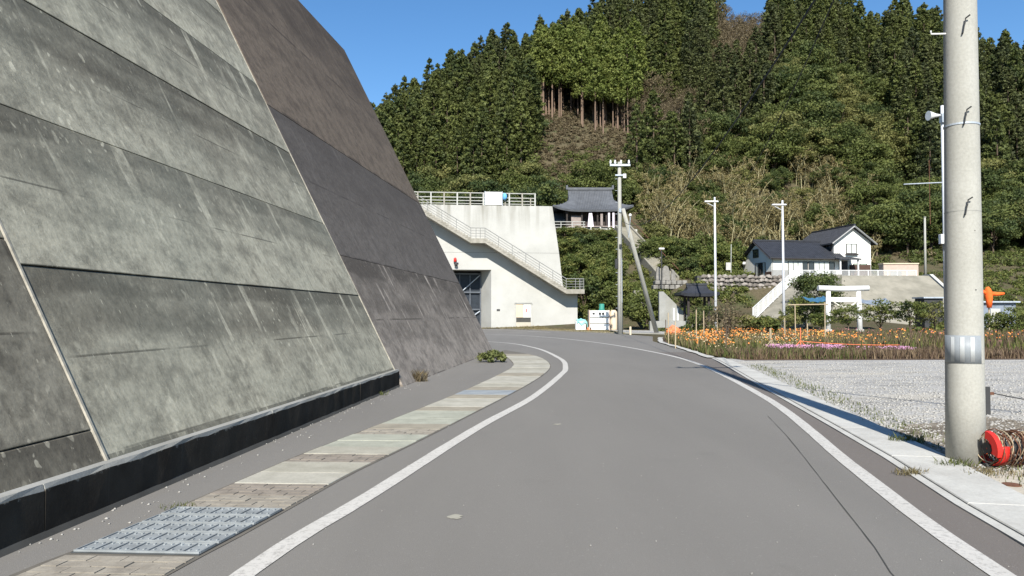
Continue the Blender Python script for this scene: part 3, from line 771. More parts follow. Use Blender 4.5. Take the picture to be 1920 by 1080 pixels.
# gravel lot
lot = [(p.x + .25, p.y) for p in REc2 if p.y > -4] + [(7.6, 24.3), (30, 25.6), (90, 27.5), (90, -6), (3.0, -6)]
sheet('gravel_lot', [(3.2, -6)] + [(p.x + .3, p.y) for p in REc2 if -5 < p.y < 25.5] + [(9, 25.8), (30, 26.5), (90, 29), (90, -6)], .006, MAT['gravel'])
def rough(poly, j):
    out = []
    for i in range(len(poly)):
        a, b = Vector((*poly[i][:2], 0)), Vector((*poly[(i + 1) % len(poly)][:2], 0)); n = max(1, int((b - a).length / .25))
        for k in range(n):
            q = a.lerp(b, k / n); out.append((q.x + random.uniform(-j, j), q.y + random.uniform(-j, j)))
    return out
sheet('soil_patch', rough([G(1650, 832), G(1690, 800), G(1775, 792), G(1850, 782), G(1990, 800), G(1990, 878), G(1800, 890)], .06), .012, MAT['soil_tan'])
# light verge in front of the gate wall and lane beyond the pole
sheet('verge', [(-8, 79.0), (-1.2, 78.7), (3, 71.2), (8.2, 60.2), (11.4, 56.5), (15, 55), (60, 55), (60, 82), (-8, 82)], .0, MAT['verge'])
sheet('path', [(9.9, 62), (13.5, 56.5), (70, 53), (70, 57.5), (18, 62), (16, 70), (9, 74)], .008, MAT['gravel'])
mb = MB(); e = catmull([(-3, 79.2, 0), (-.8, 78.0, 0), (3, 71.1, 0), (8.0, 60.2, 0), (10.4, 56, 0)], 1.)
o = ribbon('kerb', e, .30, .07, MAT['conc_kerb']); o['label'] = 'pale kerb edge of the verge before the gate wall'
e = catmull([(6.75, 25.4, 0), (7.1, 29, 0), (7.45, 33, 0), (8.0, 40, 0), (9.5, 48, 0)], .8)
o = ribbon('kerb', e, lambda i: .28 + .06 * math.sin(i * 1.7), .05, MAT['conc_kerb'], jit=.04); o['label'] = 'broken pale kerb along the flower bed'

# ================================================================== THE SEAWALL
BAT = .5
wall_yaw = math.atan2(Kd.x, Kd.y)
def wall_pt(base, nl, off, z): return base + nl * (off + BAT * z) + Vector((0, 0, z))
nl1 = Vector((-Kd.y, Kd.x, 0))                                        # away from the road
sw = empty('seawall', (K1.x, K1.y, 0), 'huge battered concrete seawall in lifts filling the left side of the road', 'seawall')
base_off = -.075
S0 = lambda y: K0 + Kd * ((y - K0.y) / Kd.y)
A2 = S0(15.5) + nl1 * base_off
d2 = (C2 - A2).normalized(); nl2 = Vector((-d2.y, d2.x, 0))
WH = 12.5
def panel(bA, bB, nl, z0, z1, mat, proud=0., label=None, zA=0., zB=0.):
    """one pour lift of the face, with its own thickness"""
    q = []
    for off in (-proud, .12):
        for b, z in ((bA, z0 + zA), (bB, z0 + zB), (bB, z1 + zB), (bA, z1 + zA)): q.append(wall_pt(b, nl, off, z))
    mb = MB().add(q, [(0, 1, 2, 3), (7, 6, 5, 4), (0, 4, 5, 1), (1, 5, 6, 2), (2, 6, 7, 3), (3, 7, 4, 0)])
    mb.build('concrete_lift', MAT[mat], sw, bevel=.008, label=label)
def core(bA, bB, nl, h, name='wall_core', w_top=3.5):
    o_ = .05
    f_ = [wall_pt(bA, nl, o_, -.2), wall_pt(bB, nl, o_, -.2), wall_pt(bB, nl, o_, h), wall_pt(bA, nl, o_, h)]
    b_ = [bA + nl * (w_top + 2 * BAT * h), bB + nl * (w_top + 2 * BAT * h), wall_pt(bB, nl, w_top, h), wall_pt(bA, nl, w_top, h)]
    b_[0].z = b_[1].z = -.2
    MB().add(f_ + b_, [(0, 1, 2, 3), (7, 6, 5, 4), (0, 4, 5, 1), (1, 5, 6, 2), (2, 6, 7, 3), (3, 7, 4, 0)]).build(name, MAT['core'], sw)
rng = random.Random(3)
# near section: from behind the viewer to the first joint
bA, bB = S0(-12) + nl1 * base_off, S0(5.86) + nl1 * base_off
for z0, z1 in [(.30, .60)] + [(.60 + 1.5 * k, 2.10 + 1.5 * k) for k in range(7)] + [(11.1, WH)]:
    panel(bA, bB - Kd * .012, nl1, z0 + .004, z1 - .004, 'wall_near', rng.uniform(0, .010))
core(bA, bB, nl1, WH - .02)
bC = S0(15.47) + nl1 * base_off
for z0, z1 in [(.30, 1.9)] + [(1.9 + 1.5 * k, 3.4 + 1.5 * k) for k in range(7)]:
    if z1 > WH: z1 = WH
    panel(bB + Kd * .012, bC, nl1, z0 + .005, z1 - .005, 'wall_mid', rng.uniform(0, .018))
core(bB, bC, nl1, WH - .02)
# far section, turned a little towards the road
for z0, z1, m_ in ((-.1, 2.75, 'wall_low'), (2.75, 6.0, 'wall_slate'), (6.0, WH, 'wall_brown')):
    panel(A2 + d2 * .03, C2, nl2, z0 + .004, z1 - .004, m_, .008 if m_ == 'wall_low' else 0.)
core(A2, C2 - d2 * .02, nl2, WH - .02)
# raised joints up the slope
for b, nl in ((bB, nl1), (S0(15.48) + nl1 * base_off, nl1)):
    dd = Kd * .012
    q = []
    for off in (-.022, .03):
        for bb, z in ((b - dd, .36), (b + dd, .36), (b + dd, WH), (b - dd, WH)): q.append(wall_pt(bb, nl, off, z))
    MB().add(q, [(0, 1, 2, 3), (7, 6, 5, 4), (0, 4, 5, 1), (1, 5, 6, 2), (2, 6, 7, 3), (3, 7, 4, 0)]).build('joint_strip', MAT['joint'], sw)
# black kerb at the foot of the wall, with a worn pale top edge
kb = empty('wall_kerb', (K0.x, K0.y, 0), 'blackened low concrete kerb with worn pale top at the foot of the seawall', 'kerb')
seg = [-12, -4, 1.2, 5.05, 8.9, 12.6, 15.52]
for y0, y1 in zip(seg, seg[1:]):
    a, b = S0(y0) + Kd * .004, S0(y1) - Kd * .004
    n = max(4, int((y1 - y0) / .22)); fr_b, fr_t, bk_t = [], [], []
    mbk, mbt = MB(), MB(); vs = []; vt = []
    for i in range(n + 1):
        p = a.lerp(b, i / n); h = .33 + random.uniform(-.012, .010) ; h2 = .365
        j = random.uniform(-.006, .006)
        vs += [p + Vector((0, 0, -.05)), p - nl1 * j + Vector((0, 0, h)), p + nl1 * .06 + Vector((0, 0, h)), p + nl1 * .06 + Vector((0, 0, -.05))]
        vt += [p - nl1 * (j - .004) + Vector((0, 0, h + .001)), p + nl1 * random.uniform(.008, .022) + Vector((0, 0, h2)), p + nl1 * .125 + Vector((0, 0, h2)), p + nl1 * .125 + Vector((0, 0, h - .02))]
    for V_, mb_, nm, mt in ((vs, mbk, 'kerb_face', 'kerb_black'), (vt, mbt, 'kerb_top', 'conc_grey')):
        fs = []
        for i in range(n):
            for k in range(4):
                k2 = (k + 1) % 4; fs.append((4 * i + k, 4 * i + 4 + k, 4 * i + 4 + k2, 4 * i + k2))
        fs += [(0, 1, 2, 3), (4 * n + 3, 4 * n + 2, 4 * n + 1, 4 * n)]
        mb_.add(V_, fs).build(nm, MAT[mt], kb)

# ================================================================== THE GATE WALL WITH ITS STAIRS
GT = math.radians(6)
GO = Vector((7.15, 81.6, 0))
gM = Matrix.Translation(GO) @ Matrix.Rotation(GT, 4, 'Z')              # x right along the face, y into the wall
gw = empty('gate_wall', GO, 'tall pale concrete floodgate wall with stained top closing the end of the road', 'wall')
OX0, OX1, OZ = -17.2, -9.45, 6.35
lowp = MB(gM)
DZ = 6.0
# lower body split around the opening
lowp.prism([(OX1, 0), (0, 0), (0, 4.05), (-1.5, 4.05), (-1.55, 4.2), (-2.02, 8.2), (OX1, 8.2)], 0, DZ)
lowp.build('wall_body', MAT['conc_white'], gw)
MB(gM).box(OX0, OX1, 0, DZ, OZ, 8.2).build('lintel', MAT['conc_white'], gw)
MB(gM).box(-40, OX0, 0, DZ, 0, 8.2).build('wall_body', MAT['conc_white'], gw)
MB(gM).prism([(-40, 8.225), (-2.02, 8.225), (-2.75, 13.35), (-40, 13.35)], .012, DZ).build('upper_wall', MAT['conc_white'], gw)
MB(gM).prism([(-40, 8.2), (-2.05, 8.2), (-2.05, 8.225), (-40, 8.225)], .04, DZ).build('pour_joint', MAT['core'], gw)
# skewed reveal of the opening, seen lit from the road
MB(gM).add([(OX1, -.0, 0), (OX1 - .95, 2.6, 0), (OX1 + .3, 2.6, 0), (OX1, 0, OZ), (OX1 - .95, 2.6, OZ), (OX1 + .3, 2.6, OZ)],
           [(0, 1, 2), (5, 4, 3), (0, 3, 4, 1), (1, 4, 5, 2), (2, 5, 3, 0)]).build('reveal', MAT['conc_white'], gw)
MB(gM).box(OX0 - .2, OX1, 3.6, 3.8, 0, OZ).build('recess_back', MAT['core'], gw)
# steel flood gate
fg = empty('flood_gate', gM @ Vector((-13, 2.6, 0)), 'dark blue-grey braced steel flood gate inside the wall opening', 'gate')
gx0, gx1 = -16.4, OX1 - .95
MB(gM).box(gx0, gx1, 2.62, 2.68, .1, 6.1).build('gate_plate', MAT['gate_steel'], fg)
for z in (.1, 2.0, 3.9, 5.95): MB(gM).box(gx0, gx1, 2.35, 2.60, z, z + .16).build('gate_beam', MAT['gate_bar'], fg)
for k in range(6):
    x = gx1 - .12 - k * 1.15; MB(gM).box(x, x + .12, 2.42, 2.56, .1, 6.1).build('gate_post', MAT['gate_bar'], fg)
for a, b in (((gx1 - .1, 5.9), (gx1 - 2.1, 4.1)), ((gx1 - 2.2, .4), (gx1 - .1, 1.9)), ((gx1 - 2.4, 4.1), (gx1 - 4.6, 5.9))):
    MB(gM).tube([(a[0], 2.38, a[1]), (b[0], 2.38, b[1])], .06, 6).build('brace', MAT['galv'], fg)

# stairs up the face
st = empty('wall_stairs', gM @ Vector((-6, -.9, 0)), 'concrete staircase with mid landing climbing diagonally across the pale gate wall', 'stairs')
SWd, TH = -1.85, .48
L1z, L2z, Tz_ = 4.22, 9.55, 13.2
x1, x2a, x2b = -1.55, -10.25, -11.75
MB(gM).box(x1, .42, SWd, -.005, L1z - TH, L1z).build('landing', MAT['conc_stair'], st)
MB(gM).box(x2b, x2a, SWd, -.005, L2z - TH, L2z).build('landing', MAT['conc_stair'], st)
def flight(xs, zs, xe, ze, n):
    run, rise = (xe - xs) / n, (ze - zs) / n
    MB(gM).prism([(xs, zs - TH), (xs, zs - .02), (xe, ze - .12), (xe, ze - TH), (xe + run * .6, ze - TH)][:4], SWd + .03, -.005).build('flight', MAT['conc_stair'], st)
    for k in range(n):
        x = xs + run * k
        MB(gM).box(min(x, x + run * 1.12), max(x, x + run * 1.12), SWd, -.01, zs + rise * (k + 1) - rise - .06, zs + rise * (k + 1)).build('step', MAT['conc_stair'], st)
flight(x1, L1z, x2a, L2z, 30)
flight(x2b, L2z, x2b - 6.1, Tz_, 21)
# stair railing: posts and four rails along the outer side
hr = empty('stair_railing', gM @ Vector((-6, SWd, 5)), 'thin pale steel railing running up the outer side of the wall staircase', 'railing')
path = [(.34, L1z), (x1, L1z), (x2a, L2z), (x2b, L2z), (x2b - 6.1, Tz_)]
for h, r in ((1.12, .045), (.82, .028), (.54, .028), (.26, .028)):
    MB(gM).tube([(x, SWd + .08, z + h) for x, z in path], r, 6).build('rail', MAT['stair_steel'], hr)
    MB(gM).tube([(.34, SWd + .08, L1z + h), (.34, -.05, L1z + h)], r, 6).build('rail', MAT['stair_steel'], hr)
px_ = [.34, -.1, -.55, x1, x2a, x2a - .5, x2a - .95, x2b]
px_ += [x1 + (x2a - x1) * k / 6 for k in range(1, 6)] + [x2b - 6.1 * k / 4 for k in range(1, 5)]
for x in px_:
    z = float(np.interp(-x, [-p[0] for p in path], [p[1] for p in path]))
    MB(gM).tube([(x, SWd + .08, z - .02), (x, SWd + .08, z + 1.12)], .035, 6).build('post', MAT['stair_steel'], hr)
for y in (-.9, -.06): MB(gM).tube([(.34, y, L1z), (.34, y, L1z + 1.12)], .035, 6).build('post', MAT['stair_steel'], hr)
# railing on the crown of the wall
tr = empty('crown_railing', gM @ Vector((-10, .4, 13.35)), 'pale pipe railing with stout posts along the top of the gate wall', 'railing')
for z, r in ((14.75, .06), (14.25, .055), (13.9, .05), (13.58, .045)):
    MB(gM).tube([(-24, .5, z), (-4.6, .5, z)], r, 6).build('rail', MAT['steel_rail'], tr)
for k in range(15):
    x = -4.6 - k * 1.42 if k else -4.6
    MB(gM).box(x - .075, x + .075, .4, .6, 13.34, 14.8).build('post', MAT['conc_stair'] if k % 2 else MAT['steel_rail'], tr)
for x in (-5.1, -6.0, -7.9, -8.9): MB(gM).box(x - .06, x + .06, .34, .48, 13.34, 14.3).build('post', MAT['conc_stair'], tr)
sgn = empty('sign_board', gM @ Vector((-9.1, .2, 13.4)), 'blank white sheet wrapped box on the railing at the top of the gate wall', 'sign')
MB(gM).box(-10.1, -8.3, .15, .34, 13.45, 14.85).build('panel', MAT['white'], sgn)
for x in (-10.16, -8.27): MB(gM).box(x, x + .06, .12, .36, 13.36, 14.9).build('edge_post', MAT['galv'], sgn)
bc = MB(gM); bc.tube([(-8.05, .2, 14.0), (-7.95, .2, 14.25), (-7.95, .2, 14.5), (-8.05, .2, 14.72)], [.16, .26, .24, .1], 8)
tag(bc.build('hose_reel_cover', MAT['sky_blue'], smooth=True), 'bright blue cover hanging on the railing beside the white box', 'cover')
# warning lamp, name plate, cabinet
bl = empty('warning_lamp', gM @ Vector((-13.3, -.2, 6.9)), 'red rotating warning lamp over a black horn above the flood gate', 'lamp')
MB(gM).tube([(-13.35, -.25, 7.15), (-13.35, -.25, 7.5), (-13.35, -.25, 7.62)], [.17, .16, .06], 10).build('red_dome', MAT['red'], bl, smooth=True)
MB(gM).tube([(-13.25, -.25, 6.75), (-13.25, -.25, 7.1)], [.2, .12], 10).build('horn', MAT['steel_dark'], bl, smooth=True)
MB(gM).box(-13.5, -13.0, -.25, -.01, 7.10, 7.15).build('bracket', MAT['galv'], bl)
pl = MB(gM).box(-8.85, -8.5, -.04, -.005, 1.9, 2.1).build('name_plate', MAT['steel_dark']); tag(pl, 'small black plate fixed on the pale wall right of the flood gate', 'plate')
cb = empty('control_cabinet', gM @ Vector((-5.9, 0, 0)), 'cream and white two-door control cabinet built into the pale gate wall', 'cabinet')
MB(gM).box(-6.85, -6.75, -.14, -.005, 0, 2.65).build('side_frame', MAT['conc_kerb'], cb); MB(gM).box(-5.15, -5.05, -.14, -.005, 0, 2.65).build('side_frame', MAT['conc_kerb'], cb)
MB(gM).box(-6.9, -5.0, -.16, -.005, 2.65, 2.8).build('cap', MAT['conc_grey'], cb)
MB(gM).box(-6.74, -6.02, -.10, -.005, 1.2, 2.62).build('door', MAT['cream'], cb, label='cream coloured left door')
dd_ = MB(gM).box(-5.97, -5.16, -.10, -.005, 1.2, 2.62).build('door', MAT['white_wall'], cb, label='white right door')
MB(gM).box(-5.72, -5.60, -.125, -.10, 1.75, 2.15).build('handle', MAT['red'], dd_)
MB(gM).box(-6.74, -5.16, -.03, -.005, .7, 1.16).build('vent_slot', MAT['core'], cb)
MB(gM).box(-6.74, -5.16, -.10, -.005, .0, .68).build('plinth', MAT['conc_apron'], cb)

# ================================================================== SHRINE ON THE TERRACE
SB = 13.95
shp = empty('shrine_hall', (11.9, 112, SB), 'old shrine hall with sweeping grey tiled roof on the terrace above the bank', 'shrine')
def curved_roof(cx, cy, z_e, z_r, wx, wy, rx, lift, name, mat, parent, nx=22, ny=9, fy=0.):
    """irimoya-like sweep: concave slopes from ridge to eaves with rising corners"""
    V, Fc = [], []
    for j in range(ny + 1):
        t = j / ny
        z = z_r + (z_e - z_r) * (1 - (1 - t) ** 1.55)
        hy = wy * t; hx = rx + (wx - rx) * max(0., (t - .42) / .58) ** 1.15
        for i in range(nx + 1):
            s = -1 + 2 * i / nx
            V.append((cx + hx * s, cy - hy, z + lift * t * abs(s) ** 4))
    off = len(V)
    for j in range(ny + 1):
        t = j / ny
        z = z_r + (z_e - z_r) * (1 - (1 - t) ** 1.55)
        hy = wy * t; hx = rx + (wx - rx) * max(0., (t - .42) / .58) ** 1.15
        for i in range(nx + 1):
            s = -1 + 2 * i / nx
            V.append((cx + hx * s, cy + hy, z + lift * t * abs(s) ** 4))
    for o_, fl in ((0, 0), (off, 1)):
        for j in range(ny):
            for i in range(nx):
                a = o_ + j * (nx + 1) + i; Fc.append((a, a + 1, a + nx + 2, a + nx + 1))
    # side slopes
    for sd, ii in ((-1, 0), (1, nx)):
        for j in range(ny):
            a = j * (nx + 1) + ii; Fc.append((a, a + nx + 1, off + a + nx + 1, off + a))
    o = MB().add(V, Fc).build(name, mat, parent, smooth=False)
    m = o.modifiers.new('thick', 'SOLIDIFY'); m.thickness = .28; m.offset = -1
    return o
rf = curved_roof(11.9, 113.5, SB + 2.9, SB + 6.6, 5.9, 4.6, 3.35, .75, 'roof', MAT['temple_tile'], shp)
MB().box(8.4, 15.4, 113.3, 113.7, SB + 6.55, SB + 6.95).build('ridge_cap', MAT['temple_tile'], rf, bevel=.05)
for x in (8.4, 15.4): MB().box(x - .16, x + .16, 113.25, 113.75, SB + 6.6, SB + 7.3).build('ridge_end', MAT['temple_tile'], rf, bevel=.05)
for k in range(26):                                                    # tile rolls down the front slope
    x = 8.8 + k * .25; pts = []
    for j in range(8):
        t = j / 7 * .98; pts.append((x, 113.5 - 4.6 * t, SB + 6.6 - 3.7 * (1 - (1 - t) ** 1.55) + .03))
    MB().tube(pts, .045, 4).build('tile_roll', MAT['temple_tile'], rf)
MB().box(8.0, 15.8, 110.6, 116.8, SB + .5, SB + 3.4).build('hall_body', MAT['dark_wood'], shp)
MB().box(6.9, 16.8, 109.6, 117.2, SB - .6, SB + .45).build('stone_base', MAT['conc_grey'], shp)
MB().box(8.3, 16.2, 109.4, 110.5, SB + .45, SB + .6).build('veranda', MAT['pale_wood'], shp)
for x in (8.1, 10.3, 12.6, 13.9, 15.1, 16.1): MB().box(x - .11, x + .11, 109.5, 109.72, SB + .45, SB + 3.1).build('pillar', MAT['dark_wood'], shp)
MB().box(8.0, 16.3, 109.45, 109.75, SB + 2.75, SB + 3.0).build('tie_beam', MAT['dark_wood'], shp)
MB().box(8.75, 10.2, 109.9, 110.0, SB + .6, SB + 2.15).build('board_panel', MAT['pale_wood'], shp)
MB().box(13.0, 13.35, 109.3, 109.38, SB + .6, SB + 2.4).build('slatted_door', MAT['pale_wood'], shp)
cl = MB(); cl.add([(11.3, 109.2, SB + 2.5), (11.75, 109.2, SB + 2.55), (12.0, 109.2, SB + .45), (11.1, 109.2, SB + .45),
                   (11.3, 109.32, SB + 2.5), (11.75, 109.32, SB + 2.55), (12.0, 109.42, SB + .45), (11.1, 109.42, SB + .45)],
                  [(0, 1, 2, 3), (7, 6, 5, 4), (0, 4, 5, 1), (1, 5, 6, 2), (2, 6, 7, 3), (3, 7, 4, 0)])
tag(cl.build('banner', MAT['cloth_white']), 'pale lilac cloth hanging flared in front of the shrine hall', 'banner')
for x, lb in ((14.1, 'tall narrow white banner by the shrine entrance, next to the pillar'), (14.75, 'narrow white banner at the shrine entrance, closest to the stair top')):
    b_ = MB().box(x, x + .28, 109.15, 109.2, SB + .3, SB + 2.5).build('banner', MAT['cloth_white']); tag(b_, lb, 'banner', 'white banners at the shrine')
# lower side building, left of the hall
sb = empty('side_building', (6.3, 113, SB), 'low dark roofed side building left of the shrine hall', 'building')
curved_roof(5.4, 114.5, SB + 1.7, SB + 3.2, 3.2, 3.2, 2.8, .1, 'roof', MAT['temple_tile'], sb, ny=5)
MB().box(2.9, 7.6, 112.2, 117, SB - .3, SB + 1.9).build('wall', MAT['dark_wood'], sb)
g2 = empty('small_gabled_roof', (7.5, 117.5, SB), 'small steep gabled roof poking up between shrine hall and side building', 'building')
MB().prism([(6.6, SB + 3.0), (7.6, SB + 5.0), (8.6, SB + 3.0), (8.3, SB + 3.0), (7.6, SB + 4.5), (6.9, SB + 3.0)], 116.5, 119.5).build('roof', MAT['temple_tile'], g2)
MB().box(6.95, 8.25, 116.8, 119.3, SB - .3, SB + 3.3).build('wall', MAT['dark_wood'], g2)
# terrace railing in front of the side building
tr2 = empty('terrace_railing', (7.5, 107.8, SB), 'pale pipe railing on the terrace edge left of the shrine hall', 'railing')
for z in (.35, .75, 1.15): MB().tube([(3.6, 107.8, 13.8 + z), (10.6, 107.8, 13.8 + z)], .055, 6).build('rail', MAT['steel_rail'], tr2)
for k in range(5): MB().tube([(3.8 + k * 1.65, 107.8, 13.4), (3.8 + k * 1.65, 107.8, 15.0)], .06, 6).build('post', MAT['steel_rail'], tr2)
tc = empty('terrace_kerb', (12, 107, 13.6), 'pale rough concrete kerb with short posts along the shrine terrace edge', 'kerb')
MB().box(6.5, 18.0, 106.9, 107.2, 13.1, 13.75).build('edge_beam', MAT['conc_kerb'], tc, bevel=.03)
for k in range(8): MB().box(7.2 + k * 1.35, 7.4 + k * 1.35, 106.9, 107.15, 13.75, 14.1).build('short_post', MAT['conc_kerb'], tc)
# long stair up to the shrine
ss = empty('shrine_stairs', (18.5, 92, 6), 'long weathered concrete stairway rising diagonally through bushes to the shrine', 'stairs')
pA, pB = Vector((18.7, 88.5, 5.6)), Vector((15.9, 106.8, 13.9))
n = 46; dv = (pB - pA); hd = Vector((dv.x, dv.y, 0)).normalized(); sdv = Vector((hd.y, -hd.x, 0))
for k in range(n):
    a = pA + dv * (k / n); b = pA + dv * ((k + 1) / n); z = b.z + .12
    q = [a - sdv * .95, a + sdv * .95, b + sdv * .95, b - sdv * .95]
    MB().hexa([(p.x, p.y, z - 1.1) for p in q] + [(p.x, p.y, z) for p in q]).build('step', MAT['conc_slope'], ss)
for sg in (-1, 1):
    q = []
    for p in (pA, pB): q += [p + sdv * sg * .97, p + sdv * sg * 1.2]
    a, b, c, d = q
    MB().hexa([(a.x, a.y, a.z - 1.2), (b.x, b.y, b.z - 1.2), (d.x, d.y, d.z - 1.2), (c.x, c.y, c.z - 1.2), (a.x, a.y, a.z + .45), (b.x, b.y, b.z + .45), (d.x, d.y, d.z + .45), (c.x, c.y, c.z + .45)]).build('side_curb', MAT['conc_slope'], ss)
MB().tube([pA + sdv * 1.1 + Vector((0, 0, 1.3)), pB + sdv * 1.1 + Vector((0, 0, 1.3))], .05, 6).build('handrail', MAT['rust'], ss)
# lower white-sided stair block near the pavilion
ls = empty('lower_stairs', (18.4, 76, 0), 'pale triangular side wall of the lower shrine stairs left of the pavilion', 'stairs')
a = P(1228, 540, 82); b = P(1290, 584, 72)
MB().prism([(14.0, -.1), (16.9, -.1), (16.9, 1.2), (14.4, 3.7), (14.0, 3.7)], 71.0, 71.6).build('side_wall', MAT['conc_grey'], ls)
MB().box(13.0, 17.2, 70.4, 71.0, -.1, .9).build('front_kerb', MAT['conc_grey'], ls)
for x in (15.3, 15.65): MB().box(x, x + .16, 70.90, 70.998, .95, 2.1).build('drain_pipe', MAT['white'], ls)
for k in range(14):
    MB().box(13.3, 14.9, 71.7 + k * .75, 72.5 + k * .75, -.1 + k * .2, .25 + k * .30).build('step', MAT['conc_slope'], ls)

# memorial stones on their plinth
for x, wd, h, lb in ((16.95, .30, 1.6, 'tall rounded grey memorial stone, left of the lamp post'), (17.8, .46, 1.75, 'broad rounded grey memorial stone right behind the lamp post'), (18.65, .27, 1.2, 'short pointed grey memorial stone at the right end of the plinth')):
    zb = 5.45
    pts = [(x - wd, zb), (x + wd, zb), (x + wd * .95, zb + h * .6), (x + wd * .6, zb + h * .9), (x, zb + h), (x - wd * .55, zb + h * .92), (x - wd * .9, zb + h * .6)]
    o = MB().prism(pts, 86.2, 86.6).build('memorial_stone', MAT['stone_pale'], bevel=.06); tag(o, lb, 'memorial stone')
pln = empty('stone_plinth', (19.4, 86.3, 5), 'low rough stone plinth carrying the memorial stones', 'plinth')
for k in range(6):
    for j in range(2):
        x = 16.2 + k * .62 + (j % 2) * .2
        MB().box(x, x + .58, 85.3 + random.uniform(0, .15), 86.9, 4.4 + j * .52, 4.9 + j * .52).build('stone', MAT['stone_pale'], pln, bevel=.08)
lp = empty('lamp_post', (17.35, 84.2, 5.2), 'short thin lamp post with small flat head beside the memorial stones', 'lamp post')
MB().tube([(16.9, 84.2, 4.0), (16.9, 84.2, 8.9)], .07, 6).build('pole', MAT['steel_dark'], lp)
MB().box(16.6, 17.2, 84.0, 84.4, 8.85, 9.05).build('lamp_head', MAT['white'], lp, bevel=.03)
bk = MB(); bk.add([(19.9, 98, 8.6), (21.1, 98, 8.6), (21.0, 98, 9.2), (19.95, 98, 9.3), (19.9, 98.6, 8.6), (21.1, 98.6, 8.6), (21.0, 98.6, 9.2), (19.95, 98.6, 9.3)],
                  [(0, 1, 2, 3), (7, 6, 5, 4), (0, 4, 5, 1), (1, 5, 6, 2), (2, 6, 7, 3), (3, 7, 4, 0)])
tag(bk.build('stone_basin', MAT['conc_kerb'], bevel=.08), 'pale square stone basin among bushes above the memorial stones', 'basin')

# water pavilion
pv = empty('water_pavilion', (17.8, 72, 0), 'small open pavilion with dark tiled roof on posts before the stone wall', 'pavilion')
pc = Vector((17.35, 70.2, 0))
pz = 3.3
curved_roof(pc.x, pc.y, pz + .15, pz + 1.0, 1.75, 1.5, .95, .14, 'roof', MAT['black_tile'], pv, nx=12, ny=6)
MB().box(pc.x - 1.0, pc.x + 1.0, pc.y - .1, pc.y + .1, pz + .95, pz + 1.15).build('ridge_cap', MAT['black_tile'], pv, bevel=.03)
for sx in (-1, 1):
    for sy in (-1, 1):
        x, y = pc.x + sx * .95, pc.y + sy * .75
        MB().box(x - .1, x + .1, y - .1, y + .1, 0, pz + .25).build('post', MAT['dark_wood'], pv)
for sy in (-1, 1): MB().box(pc.x - 1.3, pc.x + 1.3, pc.y + sy * .75 - .08, pc.y + sy * .75 + .08, pz - .15, pz + .05).build('beam', MAT['dark_wood'], pv)
tag(MB().box(pc.x - .6, pc.x + .6, pc.y - .35, pc.y + .35, 0, .75).build('water_trough', MAT['stone_pale'], bevel=.06), 'grey stone water trough under the pavilion roof', 'trough')

# dry-stone retaining wall in front of the house terrace
rw = empty('stone_retaining_wall', (28, 85, 3), 'rough stone retaining wall of brown and grey stones below the house', 'wall')
def wy(x): return 85.2 + (x - 22) * .12
MB().add([(21.4, wy(21.4) + .3, 1.2), (31.6, wy(31.6) + .3, 1.2), (31.6, wy(31.6) + 1.1, 6.0), (21.4, wy(21.4) + 1.1, 6.0), (21.4, wy(21.4) + 2.3, 1.2), (31.6, wy(31.6) + 2.3, 1.2), (31.6, wy(31.6) + 2.3, 6.0), (21.4, wy(21.4) + 2.3, 6.0)],
         [(0, 1, 2, 3), (7, 6, 5, 4), (0, 4, 5, 1), (1, 5, 6, 2), (2, 6, 7, 3), (3, 7, 4, 0)]).build('backing', MAT['core'], rw)
stones = []
for v in range(3):
    bm = bmesh.new(); bmesh.ops.create_icosphere(bm, subdivisions=1, radius=.5)
    for q in bm.verts: q.co = q.co * random.uniform(.85, 1.1); q.co.x *= 1.15; q.co.z *= .95; q.co.y *= .7
    me = bpy.data.meshes.new('stone'); bm.to_mesh(me); bm.free(); me.materials.append(MAT['masonry']); stones.append(me)
zrow = 1.9; r_ = 0
while zrow < 5.9:
    x = 21.5 + random.uniform(0, .4)
    top = 5.95
    while x < 31.5:
        wd = random.uniform(.45, .85); h = random.uniform(.42, .6)
        lowcut = 1.6 + max(0, (x - 27.5) * .9)
        if zrow > lowcut - .6:
            o = bpy.data.objects.new('stone', random.choice(stones)); link(o, rw)
            f_ = (zrow - 1.2) / 4.8
            o.location = Vector((x + wd / 2, wy(x) + .25 + f_ * .8, zrow + h / 2 + random.uniform(-.06, .06))) - rw.location
            o.scale = (wd, .6, h * 1.05); o.rotation_euler = (random.uniform(-.2, .2), random.uniform(-.3, .3), random.uniform(-.2, .2))
        x += wd * .97
    zrow += .47
# ramp and its white fence, concrete apron under the house
hr_ = empty('driveway_ramp', (31.5, 80, 0), 'pale concrete driveway ramp climbing from the lane to the house', 'ramp')
ra, rb = Vector((23.0, 71.6, .7)), Vector((34.2, 88.3, 6.15))
rd = Vector((rb.x - ra.x, rb.y - ra.y, 0)).normalized(); rn = Vector((rd.y, -rd.x, 0))
q = [ra, ra + rn * 4.5, rb + rn * 4.5, rb]
MB().hexa([(p.x, p.y, -.5) for p in q] + [(q[0].x, q[0].y, .75), (q[1].x, q[1].y, .75), (q[2].x, q[2].y, 6.14), (q[3].x, q[3].y, 6.14)]).build('ramp_slab', MAT['conc_slope'], hr_)
def fence(name, p0, p1, n, h, label, bars=5):
    fo = empty(name, p0, label, 'fence')
    L = (p1 - p0)
    for k in range(n + 1):
        p = p0 + L * (k / n); MB().tube([p, p + Vector((0, 0, h))], .06, 6).build('post', MAT['white'], fo)
    for z in (.1, h - .05): MB().tube([p0 + Vector((0, 0, z)), p1 + Vector((0, 0, z))], .045, 6).build('rail', MAT['white'], fo)
    for k in range(n):
        for j in range(1, bars + 1):
            p = p0 + L * ((k + j / (bars + 1)) / n)
            MB().box(p.x - .016, p.x + .016, p.y - .012, p.y + .012, p.z + .1, p.z + h - .05).build('picket', MAT['white'], fo)
    return fo
